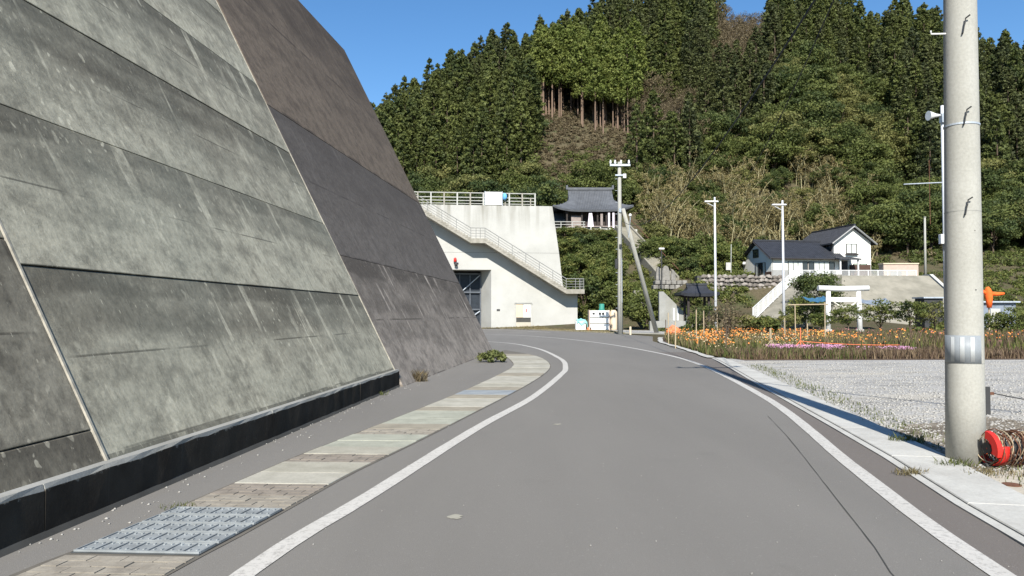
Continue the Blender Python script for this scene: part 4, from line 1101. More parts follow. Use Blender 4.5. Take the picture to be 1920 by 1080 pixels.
fence('ramp_fence', ra + Vector((.1, 0, .15)), rb + Vector((.1, 0, .1)), 11, 1.35, 'white picket fence climbing beside the driveway ramp', 8)
fence('terrace_fence', P(1500, 521, 88.8), P(1718, 521, 90.5), 12, .95, 'long white picket fence along the house terrace edge', 9)
ap = empty('embankment', (44, 86, 0), 'broad pale concrete slope in front of the house terrace', 'embankment')
q = [G(1530, 600, 0.2)] 
MB().add([(33.2, 77, -.4), (49.8, 77.5, -.4), (49.4, 88.4, 6.12), (36.5, 88.0, 6.12), (33.2, 90.5, -.4), (49.8, 90.5, -.4), (49.4, 90.5, 6.12), (36.5, 90.5, 6.12)],
         [(0, 1, 2, 3), (7, 6, 5, 4), (0, 4, 5, 1), (1, 5, 6, 2), (2, 6, 7, 3), (3, 7, 4, 0)]).build('slope_face', MAT['conc_slope'], ap)
MB().add([(49.9, 77.3, -.4), (50.3, 77.3, -.4), (49.9, 88.4, 6.3), (49.5, 88.4, 6.3), (49.9, 90.0, -.4), (50.3, 90.0, -.4), (49.9, 90., 6.3), (49.5, 90., 6.3)],
         [(0, 1, 2, 3), (7, 6, 5, 4), (0, 4, 5, 1), (1, 5, 6, 2), (2, 6, 7, 3), (3, 7, 4, 0)]).build('edge_coping', MAT['conc_kerb'], ap)

# ================================================================== THE HOUSE
hz = 6.15; PSI = math.radians(10)
HO = Vector((32.4, 93, hz))
hM = Matrix.Translation(HO) @ Matrix.Rotation(PSI, 4, 'Z')
ho = empty('house', HO, 'white Japanese house with dark tiled roofs, low wing and two-storey block', 'house')
L_, D_ = 9.2, 7.4
EV, RG = 2.62, 4.75
MB(hM).prism([(0, -.4), (D_, -.4), (D_, EV), (D_ / 2, RG - .12), (0, EV)], 0, L_, 'x').build('wing_wall', MAT['white_wall'], ho)
MB(hM).box(.02, L_ - .5, -.03, .0, -.4, .95).build('wainscot', MAT['grey_clad'], ho)
for y0, y1 in ((.02, 1.5), (3.95, D_ - .02)):
    MB(hM).box(-.04, .0, y0, y1, -.4, .75).build('wainscot', MAT['brown_clad'], ho, label='brown cladding along the foot of the gable wall')
def roof_pair(M, x0, x1, ylo, yhi, zlo, zr, over, name='roof', axis='x'):
    ym = (ylo + yhi) / 2
    sl = (zr - zlo) / (ym - ylo)
    pf = [(ylo - over, zlo - sl * over), (ym, zr), (yhi + over, zlo - sl * over), (yhi + over, zlo - sl * over + .16), (ym, zr + .18), (ylo - over, zlo - sl * over + .16)]
    o = MB(M).prism(pf, x0 - over * .9, x1 + over * .9, axis).build(name, MAT['black_tile'], ho)
    # tile courses as low rolls on the sunny slope
    if axis == 'x':
        n = int((x1 - x0 + 2 * over) / .3)
        for k in range(n + 1):
            x = x0 - over * .9 + k * (x1 - x0 + 1.8 * over) / n
            MB(M).tube([(x, ylo - over, zlo - sl * over + .17), (x, ym, zr + .19)], .035, 4, False).build('tile_roll', MAT['black_tile'], o)
        MB(M).box(x0 - over * .9, x1 + over * .9, ym - .14, ym + .14, zr + .16, zr + .34).build('ridge', MAT['black_tile'], o)
    else:
        n = int((x1 - x0 + 2 * over) / .3)
        for k in range(n + 1):
            y = x0 - over * .9 + k * (x1 - x0 + 1.8 * over) / n
            MB(M).tube([(ylo - over, y, zlo - sl * over + .17), (ym, y, zr + .19)], .035, 4, False).build('tile_roll', MAT['black_tile'], o)
        MB(M).box(ym - .14, ym + .14, x0 - over * .9, x1 + over * .9, zr + .16, zr + .34).build('ridge', MAT['black_tile'], o)
    return o
roof_pair(hM, 0, L_ + .1, 0, D_, EV, RG, .55)
# bargeboards and gutter
for sg in (0, 1):
    y0, y1 = (-.5, D_ / 2) if not sg else (D_ + .5, D_ / 2)
    MB(hM).tube([(-.52, y0, EV - .32), (-.52, y1, RG + .03)], .07, 4).build('bargeboard', MAT['frame'], ho)
MB(hM).tube([(-.4, -.62, EV - .28), (L_ + .4, -.62, EV - .28)], .06, 6).build('gutter', MAT['frame'], ho)
MB(hM).tube([(0.1, -.08, EV - .2), (.1, -.08, -.3)], .04, 6).build('downpipe', MAT['grey_clad'], ho)
def window(M, face, a0, a1, z0, z1, panes, mat='glass', at=0., mats=None):
    """sliding window: frame, then panes as sub-parts. face 'f' on y=at facing -y, face 'l' on x=at facing -x"""
    e = .05
    def bx(a, b, c, d, o0, o1):
        return MB(M).box(a, b, at - o1, at - o0, c, d) if face == 'f' else MB(M).box(at - o1, at - o0, a, b, c, d)
    mb = MB(M)
    for (a, b, c, d) in ((a0, a1, z0, z0 + e), (a0, a1, z1 - e, z1), (a0, a0 + e, z0 + e, z1 - e), (a1 - e, a1, z0 + e, z1 - e)):
        if face == 'f': mb.box(a, b, at - .09, at, c, d)
        else: mb.box(at - .09, at, a, b, c, d)
    wn = mb.build('window', MAT['frame'], ho)
    w_ = (a1 - a0 - 2 * e) / panes
    for k in range(panes):
        a = a0 + e + k * w_
        mt = MAT[mats[k]] if mats else MAT[mat]
        bx(a + .03, a + w_ - .03, z0 + e, z1 - e, .01, .045).build('pane', mt, wn)
        if k: bx(a - .03, a + .03, z0 + e, z1 - e, .01, .08).build('mullion', MAT['frame'], wn)
window(hM, 'f', 2.2, 4.9, .1, 2.05, 4, mats=['curtain', 'curtain', 'curtain', 'glass'])
window(hM, 'f', 5.0, 8.6, .1, 2.05, 5, mats=['glass', 'curtain', 'curtain', 'curtain', 'glass'])
window(hM, 'l', 1.5, 3.95, -.15, 2.0, 4, mats=['curtain', 'glass', 'glass', 'curtain'])
window(hM, 'l', 3.2, 4.6, 2.75, 3.85, 1, mats=['glass'])
tag(MB(hM).tube([(-.35, 6.6, 2.2), (-.42, 6.5, 2.25)], [.33, .02], 12).build('satellite_dish', MAT['white'], smooth=True), 'round white satellite dish on the gable wall of the low wing', 'dish')
# two-storey block
X0, X1, Y0_, Y1_ = 9.05, 14.25, .7, 9.2
E2, R2 = 4.75, 6.65
MB(hM).prism([(X0, -.4), (X1, -.4), (X1, E2), ((X0 + X1) / 2, R2 - .1), (X0, E2)], Y0_, Y1_).build('block_wall', MAT['white_wall'], ho)
MB(hM).box(X0 - .03, X1 + .03, Y0_ - .05, Y0_ - .002, 2.25, 2.36).build('string_course', MAT['white'], ho)
MB(hM).box(X0 - .03, X0 - .001, Y0_ + .05, Y1_ - .2, 2.4, E2 - .1).build('side_cladding', MAT['grey_clad'], ho)
roof_pair(hM, Y0_, Y1_, X0, X1, E2, R2, .6, axis='y')
for sg in (0, 1):
    x0 = X0 - .55 if not sg else X1 + .55
    MB(hM).tube([(x0, Y0_ - .56, E2 - .38), ((X0 + X1) / 2, Y0_ - .56, R2 + .0)], .10, 4).build('bargeboard', MAT['grey_clad'], ho)
window(hM, 'f', 10.7, 12.2, 3.2, 4.45, 2, at=Y0_ - .06, mats=['curtain', 'curtain'])
MB(hM).box(10.6, 12.3, Y0_ - .32, Y0_ - .06, 3.0, 3.16).build('window_box', MAT['frame'], ho)
window(hM, 'f', 11.7, 13.6, -.2, 1.9, 2, at=Y0_ - .06, mats=['curtain_green', 'curtain_green'])
window(hM, 'l', 1.1, 3.3, 3.35, 4.5, 2, at=X0 - .04, mats=['glass', 'glass'])
tag(MB(hM).box(X0 - .5, X0 - .08, 4.0, 4.8, 4.0, 4.5).build('air_conditioner', MAT['grey_clad']), 'small grey air conditioner unit high on the side of the house block', 'air conditioner')
# entrance porch
pr = MB(hM).prism([(-1.6, 2.2), (.75, 2.62), (.75, 2.78), (-1.6, 2.36)], 8.3, 11.3, 'x').build('porch_roof', MAT['black_tile'], ho)
MB(hM).box(9.1, 10.9, Y0_ - .05, Y0_ - .003, -.3, 2.2).build('entrance_door', MAT['frame'], ho)
for x in (8.5, 10.95): MB(hM).box(x, x + .16, -1.35, -1.19, -.4, 2.22).build('porch_post', MAT['white'], ho)
MB(hM).box(8.3, 9.0, -.9, -.05, -.4, .9).build('porch_wall', MAT['white_wall'], ho)
# pinkish outbuilding, right of the fence
ob = empty('outbuilding', P(1660, 522, 92), 'long low pinkish flat-roofed wall building right of the house', 'outbuilding')
c = P(1657, 522, 92)
MB().box(c.x, c.x + 4.3, 92, 93.2, c.z - .5, c.z + 1.75).build('wall', MAT['pink_wall'], ob)
MB().box(c.x - .06, c.x + 4.36, 91.9, 93.3, c.z + 1.75, c.z + 1.9).build('coping', MAT['cream'], ob)
MB().box(c.x + .8, c.x + 2.2, 91.96, 91.995, c.z + .25, c.z + .9).build('shutter', MAT['conc_grey'], ob)
MB().box(c.x - 2.6, c.x - .05, 95.2, 95.5, c.z - .1, c.z + 1.9).build('rear_screen', MAT['brown_clad'], ob)

# ================================================================== TORII
tM = Matrix.Translation((27.75, 62.5, 0)) @ Matrix.Rotation(math.radians(2), 4, 'Z')
to = empty('torii', tM.translation, 'white torii gate with sagging straw rope behind the garden shrubs', 'torii')
for x in (-1.28, 1.28):
    MB(tM).tube([(x * 1.06, 0, -.1), (x, 0, 3.45)], [.23, .19], 14).build('pillar', MAT['white'], to, smooth=True)
    MB(tM).tube([(x * 1.06, 0, -.1), (x * 1.06, 0, .28)], .33, 14).build('foot', MAT['conc_kerb'], to, smooth=True)
MB(tM).tube([(-2.15, 0, 3.72), (0, 0, 3.66), (2.15, 0, 3.72)], .23, 14).build('lintel', MAT['white'], to, smooth=True)
MB(tM).box(-1.2, 1.2, -.09, .09, 2.55, 2.95).build('tie_beam', MAT['white'], to, bevel=.02)
rp = [(x, -.28, 2.75 - .62 * (1 - (x / 1.15) ** 2)) for x in np.linspace(-1.15, 1.15, 13)]
o = MB(tM).tube(rp, [.04 + .05 * (1 - (p[0] / 1.15) ** 2) for p in rp], 8).build('straw_rope', MAT['rope'], smooth=True); tag(o, 'thick pale straw rope sagging between the torii pillars', 'rope')

# ================================================================== POLES
def pole_main():
    c = G(1811, 872); c = Vector((c.x, c.y, 0)) * ((c.y + .16) / c.y)
    u = empty('utility_pole', c, 'thick pale concrete utility pole standing close beside the right road edge', 'utility pole')
    Hh = 11.2; r0, r1 = .182, .182 - Hh / 160
    rr = lambda z: r0 + (r1 - r0) * z / Hh
    MB().tube([c + Vector((0, 0, z)) for z in np.linspace(-.1, Hh, 16)], [rr(max(0, z)) for z in np.linspace(-.1, Hh, 16)], 40).build('shaft', MAT['conc_pole'], u, smooth=True)
    # reflective aluminium sleeve facing the road with three raised stripes
    def shell(z0, z1, a0, a1, off, n=18):
        mb = MB(); vs = []
        for i in range(n + 1):
            a = a0 + (a1 - a0) * i / n
            for z in (z0, z1): vs.append(c + Vector((math.cos(a) * (rr(z) + off), math.sin(a) * (rr(z) + off), z)))
            for z in (z1, z0): vs.append(c + Vector((math.cos(a) * (rr(z) + .0005), math.sin(a) * (rr(z) + .0005), z)))
        fs = [(4 * i + k, 4 * i + 4 + k, 4 * i + 4 + (k + 1) % 4, 4 * i + (k + 1) % 4) for i in range(n) for k in range(4)]
        return mb.add(vs, fs)
    pi = math.pi
    pl_ = shell(1.01, 1.29, pi * .92, pi * 1.63, .005).build('sleeve', MAT['sleeve'], u, smooth=True)
    for a in (1.10, 1.26, 1.42): shell(1.025, 1.275, pi * a, pi * (a + .07), .008, 5).build('pale_stripe', MAT['stripe'], pl_, smooth=True)
    for z in (3.44,): shell(z, z + .018, 0, 2 * pi, .006, 36).build('band', MAT['galv'], u)
    for z in (2.55, 1.005): shell(z, z + .006, 0, 2 * pi, .002, 36).build('band', MAT['conc_grey'], u)
    for k, z in enumerate((2.55, 3.47, 4.41, 5.3)):
        a = -pi / 2 - .42; n_ = Vector((math.cos(a), math.sin(a), 0)); p = c + n_ * (rr(z) - .02) + Vector((0, 0, z - .04))
        MB().tube([p, p + n_ * .05 + Vector((.0, 0, 0)), p + n_ * .06 + Vector((.02, 0, .10)), p + n_ * .06 + Vector((.028, 0, .145)), p + n_ * .09 + Vector((.07, 0, .17))], .0075, 6).build('step_bolt', MAT['steel_dark'] if k < 3 else MAT['galv'], u)
        p = c + Vector((-rr(z + .9) + .02, .02, z + .86))
        if k == 2: pass
    p = c + Vector((-rr(4.4) + .02, .0, 4.42)); MB().tube([p, p + Vector((-.17, 0, -.005)), p + Vector((-.175, 0, .03))], .009, 6).build('step_bolt', MAT['white'], u)
    for z, r_ in ((1.75, .006), (2.35, .004)): MB().tube([c + Vector((.02, -rr(z) - .004, z)), c + Vector((.02, -rr(z) + .01, z))], r_, 8).build('bolt_hole', MAT['steel_dark'], u)
    # top fittings
    MB().box(c.x - .9, c.x + .9, c.y - .28, c.y - .20, 10.6, 10.7).build('crossarm', MAT['galv'], u)
    for x in (-.8, -.3, .8):
        MB().tube([(c.x + x, c.y - .24, 10.7), (c.x + x, c.y - .24, 10.78), (c.x + x, c.y - .24, 10.95)], [.03, .06, .035], 8).build('insulator', MAT['porcelain'], u)
    u.rotation_euler.y = .009
    return c
PC = pole_main()

def catenary(a, b, sag, n=28):
    a, b = Vector(a), Vector(b); return [a.lerp(b, i / n) - Vector((0, 0, 4 * sag * (i / n) * (1 - i / n))) for i in range(n + 1)]
# utility pole with leaning brace by the gate wall
mc_ = G(1163, 627)
mp = empty('utility_pole', mc_, 'tall grey concrete utility pole with crossarm beside the floodgate wall', 'utility pole')
Hm = 13.2
MB().tube([mc_ + Vector((0, 0, z)) for z in (-.2, 4, 9, Hm)], [.21, .18, .15, .13], 14).build('shaft', MAT['conc_pole'], mp, smooth=True)
MB().box(mc_.x - .75, mc_.x + .8, mc_.y - .24, mc_.y - .12, Hm - .35, Hm - .2).build('crossarm', MAT['galv'], mp)
MB().box(mc_.x - .35, mc_.x + .4, mc_.y - .24, mc_.y - .14, Hm - 1.1, Hm - 1.0).build('crossarm', MAT['galv'], mp)
for x in (-.7, -.35, .1, .7):
    MB().tube([(mc_.x + x, mc_.y - .18, Hm - .2), (mc_.x + x, mc_.y - .18, Hm - .1), (mc_.x + x, mc_.y - .18, Hm + .12)], [.05, .09, .05], 8).build('insulator', MAT['porcelain'], mp)
for x in (.3, .42): MB().tube([(mc_.x + x, mc_.y - .25, Hm - 1.28), (mc_.x + x, mc_.y - .25, Hm - .95)], .07, 8).build('insulator', MAT['porcelain'], mp)
MB().tube([mc_ + Vector((.02, -.15, z)) for z in (Hm - 3.6, Hm - 3.9)], .10, 8).build('cable_clamp', MAT['galv'], mp)
MB().tube([mc_ + Vector((-.27, -.1, 5.0)), mc_ + Vector((-.27, -.1, 5.75))], .13, 8).build('junction_box', MAT['steel_dark'], mp)
MB().tube([mc_ + Vector((.02, -.25, 6.6)), mc_ + Vector((.02, -.25, 6.85))], .10, 8).build('junction_box', MAT['steel_dark'], mp)
MB().tube([mc_ + Vector((.12, -.2, 5.8)), mc_ + Vector((.12, -.2, 2.4))], .022, 6).build('conduit', MAT['galv'], mp)
for z in np.arange(2, 12, .9): MB().tube([mc_ + Vector((-.16, 0, z)), mc_ + Vector((-.33, 0, z))], .014, 5).build('step_bolt', MAT['galv'], mp)
bb = G(1231, 624)
bp = empty('brace_pole', bb, 'slanting concrete brace pole leaning left against the grey utility pole', 'pole')
topb = mc_ + Vector((.28, .1, Hm - 3.6))
MB().tube([bb, bb.lerp(topb, .5), topb], [.19, .17, .14], 12).build('shaft', MAT['conc_pole'], bp, smooth=True)
gl = bb.lerp(topb, .96) + Vector((.42, -.1, -.2))
wl = empty('small_lamp', gl, 'small white globe lamp on a thin stem beside the slanting pole top', 'lamp')
MB().tube([gl + Vector((-.1, .15, -1.6)), gl + Vector((.0, 0, -.2)), gl], .03, 6).build('stem', MAT['galv'], wl)
MB().tube([gl, gl + Vector((0, 0, .12)), gl + Vector((0, 0, .24))], [.07, .13, .05], 10).build('globe', MAT['white'], wl, smooth=True)
# two light masts
for px, yb, Yd, ht, lb in ((1340, 0, 62, 372, 'tall white light mast with flat T-shaped head, the one nearer the pavilion'), (1467, 0, 60, 378, 'tall white light mast with flat T-shaped head, in front of the house')):
    top = P(px, ht, Yd); b0 = Vector((top.x, Yd, 0))
    m_ = empty('light_mast', b0, lb, 'light mast', 'white light masts before the house')
    MB().tube([b0 - Vector((0, 0, .2)), b0 + Vector((0, 0, 5)), b0 + Vector((0, 0, top.z + .1))], [.12, .10, .075], 12).build('mast', MAT['steel_pole'], m_, smooth=True)
    z = top.z - .25
    MB().box(b0.x - .85, b0.x + .30, Yd - .14, Yd + .14, z - .07, z + .05).build('lamp_head', MAT['white'], m_, bevel=.03)
    MB().tube([b0 + Vector((-.7, 0, z - .1)), b0 + Vector((-.1, 0, z - .4))], .03, 6).build('bracket', MAT['steel_pole'], m_)
LM = P(1340, 372, 62)
# loudspeaker pole behind the main pole
sp0 = P(1767, 198, 46); sb0 = Vector((sp0.x, 46, 0))
sk = empty('loudspeaker_pole', sb0, 'slim steel public-address pole with horn, box and side arm behind the big pole', 'loudspeaker pole')
MB().tube([sb0 - Vector((0, 0, .2)), sb0 + Vector((0, 0, 7)), sb0 + Vector((0, 0, sp0.z))], [.15, .13, .11], 12).build('mast', MAT['steel_pole'], sk, smooth=True)
MB().tube([sb0 + Vector((-.12, 0, sp0.z - .62)), sb0 + Vector((-.45, -.05, sp0.z - .64)), sb0 + Vector((-.95, -.1, sp0.z - .66))], [.07, .12, .30], 14).build('horn_speaker', MAT['white'], sk, smooth=True)
MB().box(sb0.x - .16, sb0.x + .3, 45.75, 46.1, sp0.z - 1.1, sp0.z - .55).build('speaker_mount', MAT['galv'], sk)
za = P(1765, 342, 46).z; MB().tube([sb0 + Vector((-2.5, 0, za - .12)), sb0 + Vector((0, 0, za))], .035, 6).build('aerial_arm', MAT['galv'], sk)
MB().tube([sb0 + Vector((-.9, 0, za - 2.6)), sb0 + Vector((-.9, 0, za + 1.4))], .02, 5).build('aerial_rod', MAT['rust'], sk)
zb = P(1762, 458, 46).z; MB().box(sb0.x - .42, sb0.x - .02, 45.7, 46.0, zb, zb + .6).build('control_box', MAT['white'], sk, bevel=.02)
MB().tube([sb0 + Vector((-.12, -.1, zb)), sb0 + Vector((-.12, -.1, zb - .35))], .05, 6).build('cable_gland', MAT['steel_dark'], sk)
f0 = P(1735, 519, 98); ft = P(1734, 408, 98)
o = empty('distant_pole', f0, 'slim grey pole standing at the foot of the wood right of the outbuilding', 'pole')
MB().tube([f0 - Vector((0, 0, .5)), ft], [.17, .12], 10).build('shaft', MAT['conc_pole'], o, smooth=True); MB().tube([ft, ft + Vector((0, 0, .12))], .16, 8).build('cap', MAT['conc_grey'], o)
# thin post at the edge of the wood, by the low wing
f0 = P(1370, 545, 90); ft = P(1371, 458, 90)
o = empty('marker_post', f0, 'thin grey post with a small plate left of the low wing', 'post')
MB().tube([f0 - Vector((0, 0, .5)), ft], .05, 6).build('shaft', MAT['steel_rail'], o)
c = P(1366, 500, 89.8); MB().box(c.x - .3, c.x + .25, 89.8, 89.86, c.z - .4, c.z + .5).build('plate', MAT['conc_kerb'], o)
# overhead cables
for a, b, sag, r, lb in (
        (PC + Vector((0, -.2, 7.2)), mc_ + Vector((.1, -.2, Hm - 4.5)), 2.0, .017, 'thick black overhead cable sagging from the near pole to the grey utility pole'),
        (PC + Vector((.1, -.2, 8.1)), LM + Vector((0, 0, .0)), 2.0, .012, 'thin black overhead wire running from the near pole to the light mast near the pavilion')):
    o = MB().tube(catenary(a, b, sag), r, 5).build('overhead_cable', MAT['wire']); tag(o, lb, 'cable')
o = MB().tube(catenary(PC + Vector((0, -.2, 7.0)), (PC.x + 12.5, PC.y - 22, 6.9), .35), .03, 5).build('overhead_cable', MAT['wire'])
tag(o, 'black cable leaving the near pole backwards whose thin shadow crosses the gravel', 'cable')

# ================================================================== SMALL THINGS BY THE ROAD
# red plastic piece and bundle of rusty wire at the pole foot
rb_ = empty('wire_bundle', PC + Vector((.42, .0, 0)), 'tangled coil of rusty wire lying against the foot of the near pole', 'wire coil')
cen = PC + Vector((.27, -.27, .19)); R1 = random.Random(5)
ax = Vector((1, .12, .0)).normalized(); e1 = Vector((-.12, 1, 0)).normalized(); e2 = Vector((0, 0, 1))
for k in range(34):
    off = R1.uniform(-.24, .20); ra_ = R1.uniform(.13, .185); tl = R1.uniform(-.35, .35); tl2 = R1.uniform(-.3, .3)
    pts = []
    n = 26; tot = R1.uniform(.7, 1.) * 2 * math.pi; st_ = R1.uniform(0, 6.28)
    for i in range(n + 1):
        a = st_ + tot * i / n; wob = 1 + .08 * math.sin(3 * a + k)
        pts.append(cen + ax * (off + tl * ra_ * math.cos(a) + tl2 * ra_ * math.sin(a)) + e1 * ra_ * wob * math.cos(a) + e2 * ra_ * wob * math.sin(a))
    MB().tube(pts, R1.uniform(.0035, .006), 5).build('wire_loop', MAT['rust'] if k % 4 else MAT['wood_stake'], rb_)
for k in range(11):
    a = R1.uniform(0, 6.28); p = cen + ax * .1 + e1 * .12 * math.cos(a) + e2 * .14 * math.sin(a)
    q = Vector((p.x + R1.uniform(.15, .6), p.y + R1.uniform(-.15, .2), max(.02, p.z + R1.uniform(-.2, .12))))
    m_ = (p + q) / 2 + Vector((0, 0, R1.uniform(.02, .16)))
    MB().tube(catmull([p, m_, q], .05), .0035, 5).build('loose_end', MAT['wood_stake'], rb_)
rim = [cen + ax * .26 + e1 * .175 * math.cos(a) + e2 * .175 * math.sin(a) for a in np.linspace(0, 2 * math.pi, 25)]
MB().tube(rim, .016, 6, False).build('hoop', MAT['stone_pale'], rb_, smooth=True)
rc = empty('reel_end', PC + Vector((.13, -.06, 0)), 'broken bright red reel end with spokes holding the rusty wire coil by the pole', 'reel')
M3 = Matrix.Translation(PC + Vector((.12, -.30, .02))) @ Matrix.Rotation(.25, 4, 'Z') @ Matrix.Rotation(math.radians(-46), 4, 'Y') @ Matrix.Scale(.72, 4)
ce = cen - ax * .27
def arcband(c_, r, a0, a1, wid, th, n=20):
    mb = MB(); vs = []
    for i in range(n + 1):
        a = math.radians(a0 + (a1 - a0) * i / n); d_ = e1 * math.cos(a) + e2 * math.sin(a)
        vs += [c_ + d_ * r, c_ + d_ * r + ax * wid, c_ + d_ * (r + th) + ax * wid, c_ + d_ * (r + th)]
    return mb.add(vs, [(4 * i + k, 4 * i + 4 + k, 4 * i + 4 + (k + 1) % 4, 4 * i + (k + 1) % 4) for i in range(n) for k in range(4)] + [(0, 1, 2, 3), (4 * n + 3, 4 * n + 2, 4 * n + 1, 4 * n)])
arcband(ce + ax * .05, .155, 165, 330, .085, .012).build('broken_rim', MAT['red'], rc, smooth=True)
arcband(ce, .10, 95, 200, .05, .075, 10).build('flange_piece', MAT['red'], rc)
for a in (120, 165, 210):
    d_ = e1 * math.cos(math.radians(a)) + e2 * math.sin(math.radians(a))
    MB().tube([ce + ax * .03, ce + ax * .05 + d_ * .16], .012, 6).build('spoke', MAT['red'], rc)
MB().tube([ce + ax * .02, cen + ax * .24], .06, 12).build('hub', MAT['steel_dark'], rc, smooth=True)
MB().tube([ce + ax * .0 + e2 * -.17, ce + ax * .12 + e2 * -.175], .03, 8).build('black_foot', MAT['steel_dark'], rc)
o = MB().tube([PC + Vector((.02, -.31, .14)), PC + Vector((.14, -.40, .17)), PC + Vector((.26, -.34, .22))], .006, 6).build('orange_rope', MAT['orange']); tag(o, 'short bright orange cord lying over the broken red reel end', 'cord')
# small iron post and rope beyond the pole
ip_ = G(1851, 778)
io = empty('iron_post', ip_, 'short rusty iron post standing in the gravel just right of the near pole', 'post')
MB().box(ip_.x - .035, ip_.x + .035, ip_.y - .03, ip_.y + .03, -.1, .42).build('post', MAT['steel_dark'], io)
MB().box(ip_.x + .02, ip_.x + .10, ip_.y - .02, ip_.y + .02, .30, .34).build('hook', MAT['rust'], io)
o = MB().tube(catenary((ip_.x + .03, ip_.y, .34), (ip_.x + 3.2, ip_.y - .3, .30), .18), .009, 5).build('rope', MAT['steel_dark']); tag(o, 'thin dark rope sagging from the short iron post to the right', 'rope')
# covered crates by the grey pole
c0 = G(1112, 619)
tk = empty('storage_bin', G(1134, 621), 'pale slatted storage bin standing left of the grey utility pole', 'bin')
x0 = G(1113, 621).x; y0 = c0.y - 1.
for z0, z1 in ((.05, .62), (.68, 1.2), (1.26, 1.9)): MB().box(x0, x0 + 1.95, y0, y0 + 1.1, z0, z1).build('board', MAT['white'], tk, bevel=.02)
for x in (x0 - .03, x0 + 1.87): MB().box(x, x + .1, y0 - .04, y0 + 1.14, 0, 1.95).build('corner_post', MAT['pink_wall'], tk)
for a in (.3, .9, 1.2): MB().box(x0 + a, x0 + a + .22, y0 - .012, y0 - .001, 1.5, 1.7).build('dark_mark', MAT['steel_dark'], tk)
gd = MB(); xg = x0 + 1.25; yg = y0 + .5
gd.tube([(xg, yg, 1.9), (xg, yg, 2.05), (xg, yg, 2.5), (xg, yg, 2.55)], [.36, .25, .25, .20], 12)
tag(gd.build('watering_can', MAT['green_can'], smooth=True), 'green metal can standing on top of the pale storage bin', 'can')
g_ = MB().tube([(x0 + 2.35, y0 + .3, 0), (x0 + 2.35, y0 + .3, .1), (x0 + 2.35, y0 + .3, 1.75), (x0 + 2.35, y0 + .3, 1.95)], [.33, .36, .36, .2], 12).build('barrel', MAT['cream'], smooth=True); tag(g_, 'cream coloured upright barrel between the storage bin and the grey pole', 'barrel')
tp = empty('covered_crate', G(1097, 620), 'white crate under a crumpled pale turquoise sheet at the corner of the gate wall', 'crate')
x0 = G(1086, 621).x
MB().box(x0, x0 + .95, y0, y0 + .8, 0, .85).build('crate', MAT['white'], tp, bevel=.02)
bmv = []; nx_, ny_ = 9, 5
for j in range(ny_):
    for i in range(nx_): bmv.append((x0 + .1 + i * .13, y0 - .08 + j * .2, .95 + .2 * math.sin(i * 1.3 + j) * random.uniform(.3, 1) - (.35 if j == 0 else 0) - (.3 if i > 7 else 0)))
sh_ = MB().add(bmv, [(j * nx_ + i, j * nx_ + i + 1, (j + 1) * nx_ + i + 1, (j + 1) * nx_ + i) for j in range(ny_ - 1) for i in range(nx_ - 1)]).build('sheet', MAT['teal'], tp)
sh_.modifiers.new('t', 'SOLIDIFY').thickness = .02
o = MB().box(x0 + 1.1, x0 + 1.5, y0, y0 + .3, 0, .3).build('low_box', MAT['orange_net'], bevel=.02); tag(o, 'small low reddish box between covered crate and storage bin', 'box')
p = G(1182, 628); o = MB().box(p.x - .07, p.x + .07, p.y - .05, p.y + .05, -.1, .62).build('marker_stake', MAT['cream'], bevel=.02); tag(o, 'short cream marker stake on the verge right of the grey pole', 'stake')
# small weathered loose stones
V, Fc = [], []
octv = np.array([[1, 0, 0], [-1, 0, 0], [0, 1, 0], [0, -1, 0], [0, 0, 1], [0, 0, -1]], float); octf = [(0, 2, 4), (2, 1, 4), (1, 3, 4), (3, 0, 4), (2, 0, 5), (1, 2, 5), (3, 1, 5), (0, 3, 5)]
def stones(n, fn, smin, smax, name, mat, z=.0):
    Vs, Fs = [], []
    for i in range(n):
        x, y = fn(); s_ = random.uniform(smin, smax)
        a = random.uniform(0, 6.28); ca, sa = math.cos(a), math.sin(a)
        v = octv * np.array([s_ * random.uniform(.8, 1.4), s_, s_ * .6]) * RNG.uniform(.75, 1.25, (6, 1))
        v = np.stack([v[:, 0] * ca - v[:, 1] * sa + x, v[:, 0] * sa + v[:, 1] * ca + y, v[:, 2] + z], 1)
        Fs += [[k + 6 * len(Vs) for k in f] for f in octf]; Vs.append(v)
    return mesh_obj(name, raw_mesh(name, np.vstack(Vs), Fs, mat), kind='stuff')
def lotpt():
    while True:
        y = 5 + 19 * random.random() ** 1.6; x = random.uniform(4, y * .72 + 1)
        if x > re_x(y) + .72 and not (x > 4 and y < 6.9): return x, y
o = stones(7500, lotpt, .010, .034, 'gravel_stones', MAT['pebble'], .008); o['label'] = 'loose crushed stones of the gravel lot'
def shoulderpt():
    y = random.uniform(3.8, 19); kx = K0.x + (y - K0.y) * Kd.x / Kd.y; r = random.random()
    return (kx + .02 + .35 * r * r, y)
o = stones(170, shoulderpt, .005, .016, 'grit', MAT['pebble'], .014); o['label'] = 'white grit along the foot of the kerb'
o = stones(120, lambda: (random.uniform(-2, 3.2) + 0, 3.5 + random.random() ** 2 * 14), .003, .008, 'grit', MAT['pebble'], .014); o['label'] = 'scattered grit on the carriageway'
for x, y, lb in ((-.42, 5.55, 'larger dirty white stain patch on the asphalt left of the lane centre'), (.62, 10.2, 'small pale stain speck on the asphalt further up the lane')):
    pts = [(x + .055 * random.uniform(.6, 1.3) * math.cos(a), y + .06 * random.uniform(.6, 1.3) * math.sin(a)) for a in np.linspace(0, 6.28, 12)[:-1]]
    sheet('chalk_patch', pts, .0145, MAT['lid_pale'])

